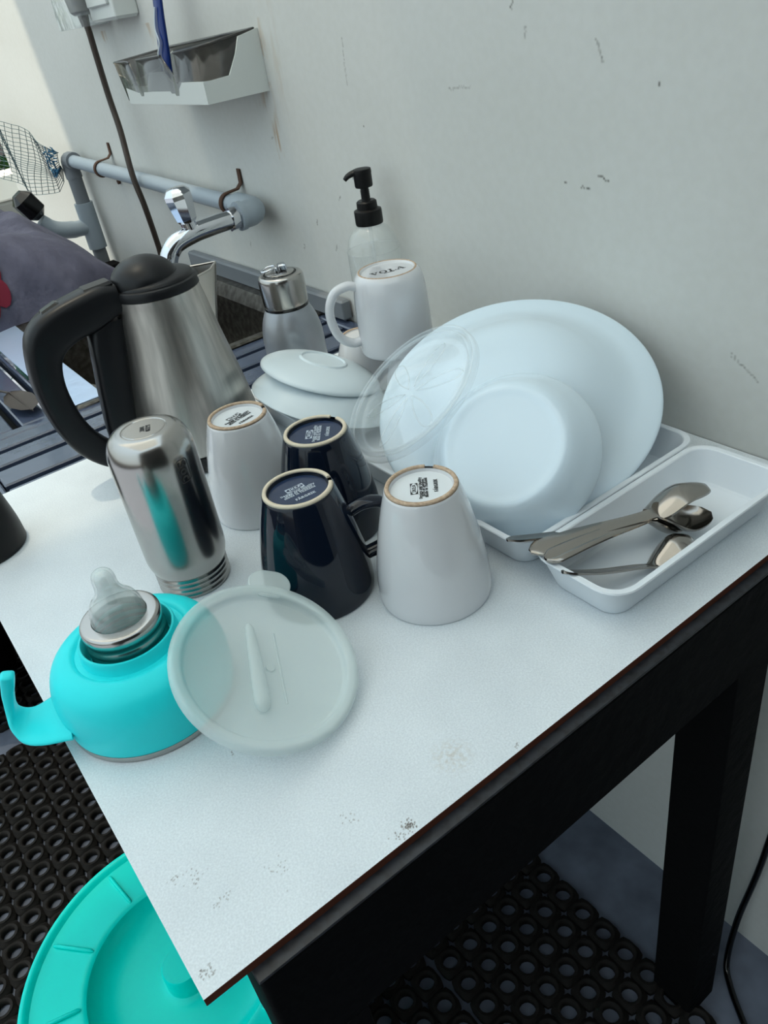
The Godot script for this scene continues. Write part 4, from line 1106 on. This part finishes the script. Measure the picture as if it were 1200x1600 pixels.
func trays_and_dishes() -> void:
	var b: MB
	tray("drying_tray", "large white plastic tray holding the plate, bowls and back mugs", W(-0.3335, 0, -0.4465), 0.4445, 0.219, 0.031, 0.0)
	tray("cutlery_tray", "narrow white plastic tray holding the spoons at the right end", W(-0.0660, 0, -0.4430), 0.0885, 0.213, 0.031, 0.0)
	var n := Vector3(0.267, 0.905, 0.332).normalized()
	# ---- big plate leaning in the tray
	var pc := Vector3(-0.2414, 0.0625, -0.4605)
	var t := thing("deep_plate", "large white deep plate upside down, propped in the tray behind a smaller bowl", "plate", W(pc.x, pc.y, pc.z), leaning(n))
	b = MB.new()
	b.lathe(prof([[0.1265, 0.0004], [0.1278, -0.0004], [0.1286, 0.0010], [0.1270, 0.0036], [0.1170, 0.0072], [0.1060, 0.0108], [0.0960, 0.0162], [0.0840, 0.0246], [0.0700, 0.0348], [0.0550, 0.0432], [0.0390, 0.0484], [0.0200, 0.0506], [0.0, 0.0510]], 5), 112)
	b.lathe(prof([[0.0, 0.0470], [0.0200, 0.0464], [0.0390, 0.0440], [0.0540, 0.0388], [0.0690, 0.0304], [0.0830, 0.0200], [0.0950, 0.0120], [0.1060, 0.0070], [0.1170, 0.0034], [0.1265, 0.0004]], 4), 80)
	part(t, "plate_body", b.done(), M.opal)
	# ---- bowl, upside down on the plate
	var nb := Vector3(0.301, 0.716, 0.63).normalized()
	t = thing("bowl", "smooth white bowl leaning upside down on the large white deep plate", "bowl", W(-0.1808, 0.0582, -0.3982), leaning(nb).scaled(Vector3.ONE * 0.97))
	b = MB.new()
	b.lathe(prof([[0.0728, 0.0006], [0.0742, 0.0], [0.0748, 0.0014], [0.0738, 0.0045], [0.0705, 0.0105], [0.0660, 0.0175], [0.0615, 0.0245], [0.0570, 0.0302], [0.0535, 0.0332], [0.0508, 0.0345], [0.0480, 0.0347]], 5) + prof([[0.0450, 0.0341], [0.030, 0.0337], [0.0, 0.0336]], 3), 96)
	b.lathe(prof([[0.0, 0.0305], [0.049, 0.0300], [0.060, 0.0215], [0.068, 0.0110], [0.0728, 0.0006]], 4), 64)
	part(t, "bowl_body", b.done(), M.opal)
	# ---- bowl with a dish on top, left in the tray
	var n2 := Vector3(0.107, 0.927, -0.36).normalized()
	var bc := Vector3(-0.4590, 0.0335, -0.3830)
	t = thing("bowl", "white flared bowl upside down in the tray, carrying a small white dish", "bowl", W(bc.x, bc.y, bc.z), leaning(n2).scaled_local(Vector3(1.04, 0.84, 1.04)))
	b = MB.new()
	b.lathe(prof([[0.0735, 0.0006], [0.0750, 0.0], [0.0757, 0.0012], [0.071, 0.009], [0.063, 0.0195], [0.0545, 0.0285], [0.0480, 0.0345], [0.042, 0.0385]], 5) + [[0.036, 0.0402], [0.035, 0.0428], [0.033, 0.0428], [0.0325, 0.040], [0.0, 0.040]], 80)
	b.lathe(prof([[0.0, 0.036], [0.035, 0.035], [0.052, 0.027], [0.064, 0.015], [0.0735, 0.0006]], 4), 56)
	part(t, "bowl_body", b.done(), M.melamine)
	var dc := bc + n2 * 0.0288 + Vector3(-0.0075, 0.0, 0.006)
	t = thing("small_dish", "small white saucer dish upside down on the flared white bowl", "dish", W(dc.x, dc.y, dc.z), leaning(n2))
	b = MB.new()
	b.lathe(prof([[0.0625, 0.0012], [0.0645, 0.0], [0.0655, 0.0012], [0.0640, 0.0042], [0.0570, 0.0088], [0.0470, 0.0125], [0.0350, 0.0152], [0.0265, 0.0163]], 4) + [[0.0252, 0.0182], [0.0238, 0.0184], [0.0228, 0.0166], [0.0, 0.0163]] , 72)
	b.lathe(prof([[0.0, 0.0135], [0.034, 0.0125], [0.046, 0.0098], [0.056, 0.006], [0.0625, 0.0012]], 4), 56)
	part(t, "dish_body", b.done(), M.melamine)
	# ---- clear lid
	var n3 := Vector3(-0.185, 0.819, 0.543).normalized()
	t = thing("clear_lid", "round clear plastic tub lid propped between the plate and the white dish", "lid", W(-0.2842, 0.0976, -0.3745), leaning(n3).scaled(Vector3.ONE * 1.01))
	b = MB.new()
	b.lathe([[0.0712, -0.0050], [0.0718, -0.0048]] + prof([[0.0720, -0.002], [0.0716, 0.0016], [0.0702, 0.0026], [0.0686, 0.0020], [0.0680, -0.0012], [0.0672, -0.0016], [0.0660, 0.0018], [0.0648, 0.0024], [0.0634, 0.0010], [0.0622, -0.0036], [0.0605, -0.0048]], 3) + prof([[0.055, -0.0045], [0.03, -0.0025], [0.0, -0.0018]], 3), 88, Transform3D(), 1.2)
	part(t, "lid_shell", b.done(), M.clear_plastic)
	b = MB.new()
	for k in 6:
		var f := TAU * k / 6 + 0.4
		b.tube(curve([Vector3(cos(f) * 0.006, -0.0010, sin(f) * 0.006), Vector3(cos(f + 0.22) * 0.025, -0.0018, sin(f + 0.22) * 0.025), Vector3(cos(f + 0.12) * 0.048, -0.0038, sin(f + 0.12) * 0.048), Vector3(cos(f) * 0.056, -0.0044, sin(f) * 0.056)], 4), 0.0006, 6)
		b.tube(curve([Vector3(cos(f) * 0.006, -0.0010, sin(f) * 0.006), Vector3(cos(f - 0.22) * 0.025, -0.0018, sin(f - 0.22) * 0.025), Vector3(cos(f - 0.12) * 0.048, -0.0038, sin(f - 0.12) * 0.048), Vector3(cos(f) * 0.056, -0.0044, sin(f) * 0.056)], 4), 0.0006, 6)
	part(t, "moulded_pattern", b.done(), M.clear_plastic)

# a spoon: local x runs from the handle end (0) to the tip, y up when the hollow faces up
func spoon(called: String, label: String, a: Vector3, tip: Vector3, flip: bool, ln_bowl: float, w_bowl: float, w_end: float, beaded: bool, roll := 0.0) -> void:
	var ln := a.distance_to(tip)
	var x := (tip - a).normalized()
	var z := x.cross(Vector3.UP).normalized()
	var y := z.cross(x)
	var t := thing(called, label, "spoon", a, Basis(x, y, z) * Basis(Vector3(1, 0, 0), roll), "spoons in the cutlery tray")
	var s := -1.0 if flip else 1.0
	var grid := []
	var nl := 44; var nw := 10
	var neck := ln - ln_bowl
	for i in nl + 1:
		var u := ln * i / nl
		var w: float; var dish := 0.0; var arch := 0.0
		if u < neck:
			var f := u / neck
			w = lerpf(w_end, 0.0052, smoothstep(0.0, 0.85, f)) * sqrt(clampf((u + 0.0005) / 0.008, 0, 1))
			arch = 0.010 * sin(f * PI) * 0.6 + 0.012 * pow(f, 3.0)
		else:
			var f := (u - neck) / ln_bowl
			var e := pow(f, 0.82)
			w = maxf(w_bowl * sqrt(maxf(1.0 - pow(2.0 * e - 1.0, 2.0), 0.0)), 0.0052 * (1 - f * 4) if f < 0.25 else 0.0003)
			arch = 0.012 * (1.0 - smoothstep(0.0, 0.6, f))
			dish = 0.0085 * sqrt(maxf(1.0 - pow(2.0 * e - 1.0, 2.0), 0.0))
		var row := []
		for k in nw + 1:
			var v := 2.0 * k / nw - 1.0
			var h := arch - dish * (1.0 - v * v) + (0.0007 * (1 - v * v) if u < neck else 0.0)
			if beaded and u < neck * 0.62 and absf(absf(v) - 0.7) < 0.15: h += 0.0009
			row.append(Vector3(u, h * s, v * w))
		grid.append(row)
	var b := MB.new()
	for side in 2:
		b.grp += 1
		for i in nl:
			for k in nw:
				var off := Vector3(0, 0.0008 if side == 0 else -0.0008, 0)
				var p00: Vector3 = grid[i][k] + off; var p01: Vector3 = grid[i][k + 1] + off; var p10: Vector3 = grid[i + 1][k] + off; var p11: Vector3 = grid[i + 1][k + 1] + off
				if side == 0: b.quad(p00, p10, p11, p01)
				else: b.quad(p00, p01, p11, p10)
	b.grp += 1
	for i in nl:
		var up := Vector3(0, 0.0008, 0)
		b.quad(grid[i][0] - up, grid[i + 1][0] - up, grid[i + 1][0] + up, grid[i][0] + up)
		b.quad(grid[i + 1][nw] - up, grid[i][nw] - up, grid[i][nw] + up, grid[i + 1][nw] + up)
	part(t, "spoon_body", b.done(), M.cutlery_steel)

func cutlery() -> void:
	spoon("spoon", "plain steel spoon lying hollow side down across the other spoons", W(-0.1205, 0.0400, -0.3290), W(-0.0610, 0.0300, -0.4930), true, 0.058, 0.0185, 0.0065, false, -0.3)
	spoon("spoon", "steel spoon lying hollow side up with a broad flat handle", W(-0.1030, 0.0345, -0.3350), W(-0.0480, 0.0190, -0.4790), false, 0.052, 0.0165, 0.0085, false, 0.1)
	spoon("spoon", "steel spoon with a rounded handle edged by a raised line, under the broad one", W(-0.0875, 0.0345, -0.3350), W(-0.0600, 0.0160, -0.4680), false, 0.046, 0.0135, 0.0080, true, 0.1)
	spoon("spoon", "short steel teaspoon hollow side down, nearest the tray's front right corner", W(-0.0700, 0.0335, -0.3340), W(-0.0420, 0.0115, -0.4480), true, 0.040, 0.0125, 0.0066, false, -0.35)

func below() -> void:
	var b: MB
	# teal tub with its lid, on the floor
	var t := thing("lidded_tub", "teal plastic tub with a ribbed round lid standing on the floor", "tub", Vector3(-0.290, 0.0125, 0.006))
	b = MB.new()
	var top := TY - 0.4 - 0.0125
	b.lathe([[0.0, 0.0], [0.125, 0.0]] + prof([[0.128, 0.002], [0.132, 0.02], [0.150, top - 0.05], [0.153, top - 0.02], [0.154, top - 0.008]], 4) + [[0.150, top - 0.008], [0.128, 0.02], [0.0, 0.01]], 72)
	part(t, "tub_body", b.done(), M.teal_lid)
	b = MB.new()
	b.lathe([[0.158, top - 0.024]] + prof([[0.161, top - 0.024], [0.164, top - 0.018], [0.1655, top - 0.004], [0.1645, top + 0.001], [0.161, top + 0.002], [0.158, top + 0.0005]], 3) + [[0.155, top - 0.003]] + prof([[0.150, top - 0.0035], [0.12, top - 0.003], [0.101, top - 0.0022]], 3) + prof([[0.098, top - 0.004], [0.0945, top - 0.012], [0.086, top - 0.021], [0.070, top - 0.026], [0.030, top - 0.027]], 4) + [[0.024, top - 0.027], [0.0225, top - 0.026], [0.0215, top - 0.003], [0.0200, top - 0.0008], [0.0, top - 0.0008]], 96)
	part(t, "lid", b.done(), M.teal_lid)
	var lid := t.get_node("lid")
	for k in 11:
		var f := TAU * k / 11 + 0.13
		b = MB.new()
		b.tube([Vector3(0.103, top - 0.0020, 0), Vector3(0.106, top - 0.0010, 0), Vector3(0.148, top - 0.0020, 0), Vector3(0.152, top - 0.0030, 0)], [0.001, 0.0022, 0.0022, 0.001], 8)
		part(lid, "rib", b.done(), M.teal_lid, Transform3D(yaw(cos(f), sin(f))))
	t = thing("plastic_bag", "crumpled black plastic bag on the floor below the bench, behind the teal cup handle", "bag", Vector3(-1.30, 0.0125, 0.085))
	var nf := FastNoiseLite.new(); nf.seed = 31; nf.frequency = 3.2; nf.fractal_octaves = 3; nf.noise_type = FastNoiseLite.TYPE_CELLULAR; nf.cellular_return_type = FastNoiseLite.RETURN_DISTANCE
	var loops := []
	for i in 25:
		var f := PI * i / 24.0
		var l := PackedVector3Array()
		for k in 40:
			var g := TAU * k / 40
			var d := Vector3(sin(f) * cos(g), -cos(f), sin(f) * sin(g))
			var r := 1.0 + 0.16 * nf.get_noise_3d(d.x, d.y, d.z)
			l.append(Vector3(d.x * 0.17 * r, maxf(0.13 + d.y * 0.13 * r, 0.0), d.z * 0.095 * r))
		loops.append(l)
	b = MB.new(); b.loft(loops, false, false, Transform3D(), 3.0)
	part(t, "bag_body", b.done(), M.gloss_black)
	b = MB.new(); b.lathe([[0.012, 0.245], [0.010, 0.262], [0.022, 0.285], [0.03, 0.30], [0.024, 0.302], [0.008, 0.27]], 14, Transform3D(), 2.0)
	part(t, "tied_neck", b.done(), M.gloss_black)
	b = MB.new()
	b.tube(curve([W(0.03, 0.52, -0.612), W(0.03, 0.50, -0.599), W(0.026, 0.3, -0.5965), W(0.014, 0.0, -0.5965), W(0.004, -0.18, -0.597), W(0.003, -0.36, -0.594), W(-0.003, -0.52, -0.585), W(-0.012, -0.64, -0.572), W(-0.006, -0.706, -0.55), W(0.012, -0.7175, -0.532), W(0.045, -0.7175, -0.508), W(0.09, -0.7175, -0.48), W(0.16, -0.7175, -0.46)], 7), 0.004, 10)
	solo("black_cable", b.done(), M.gloss_black, "thin black cable hanging down the wall to the floor at the right", "cable")
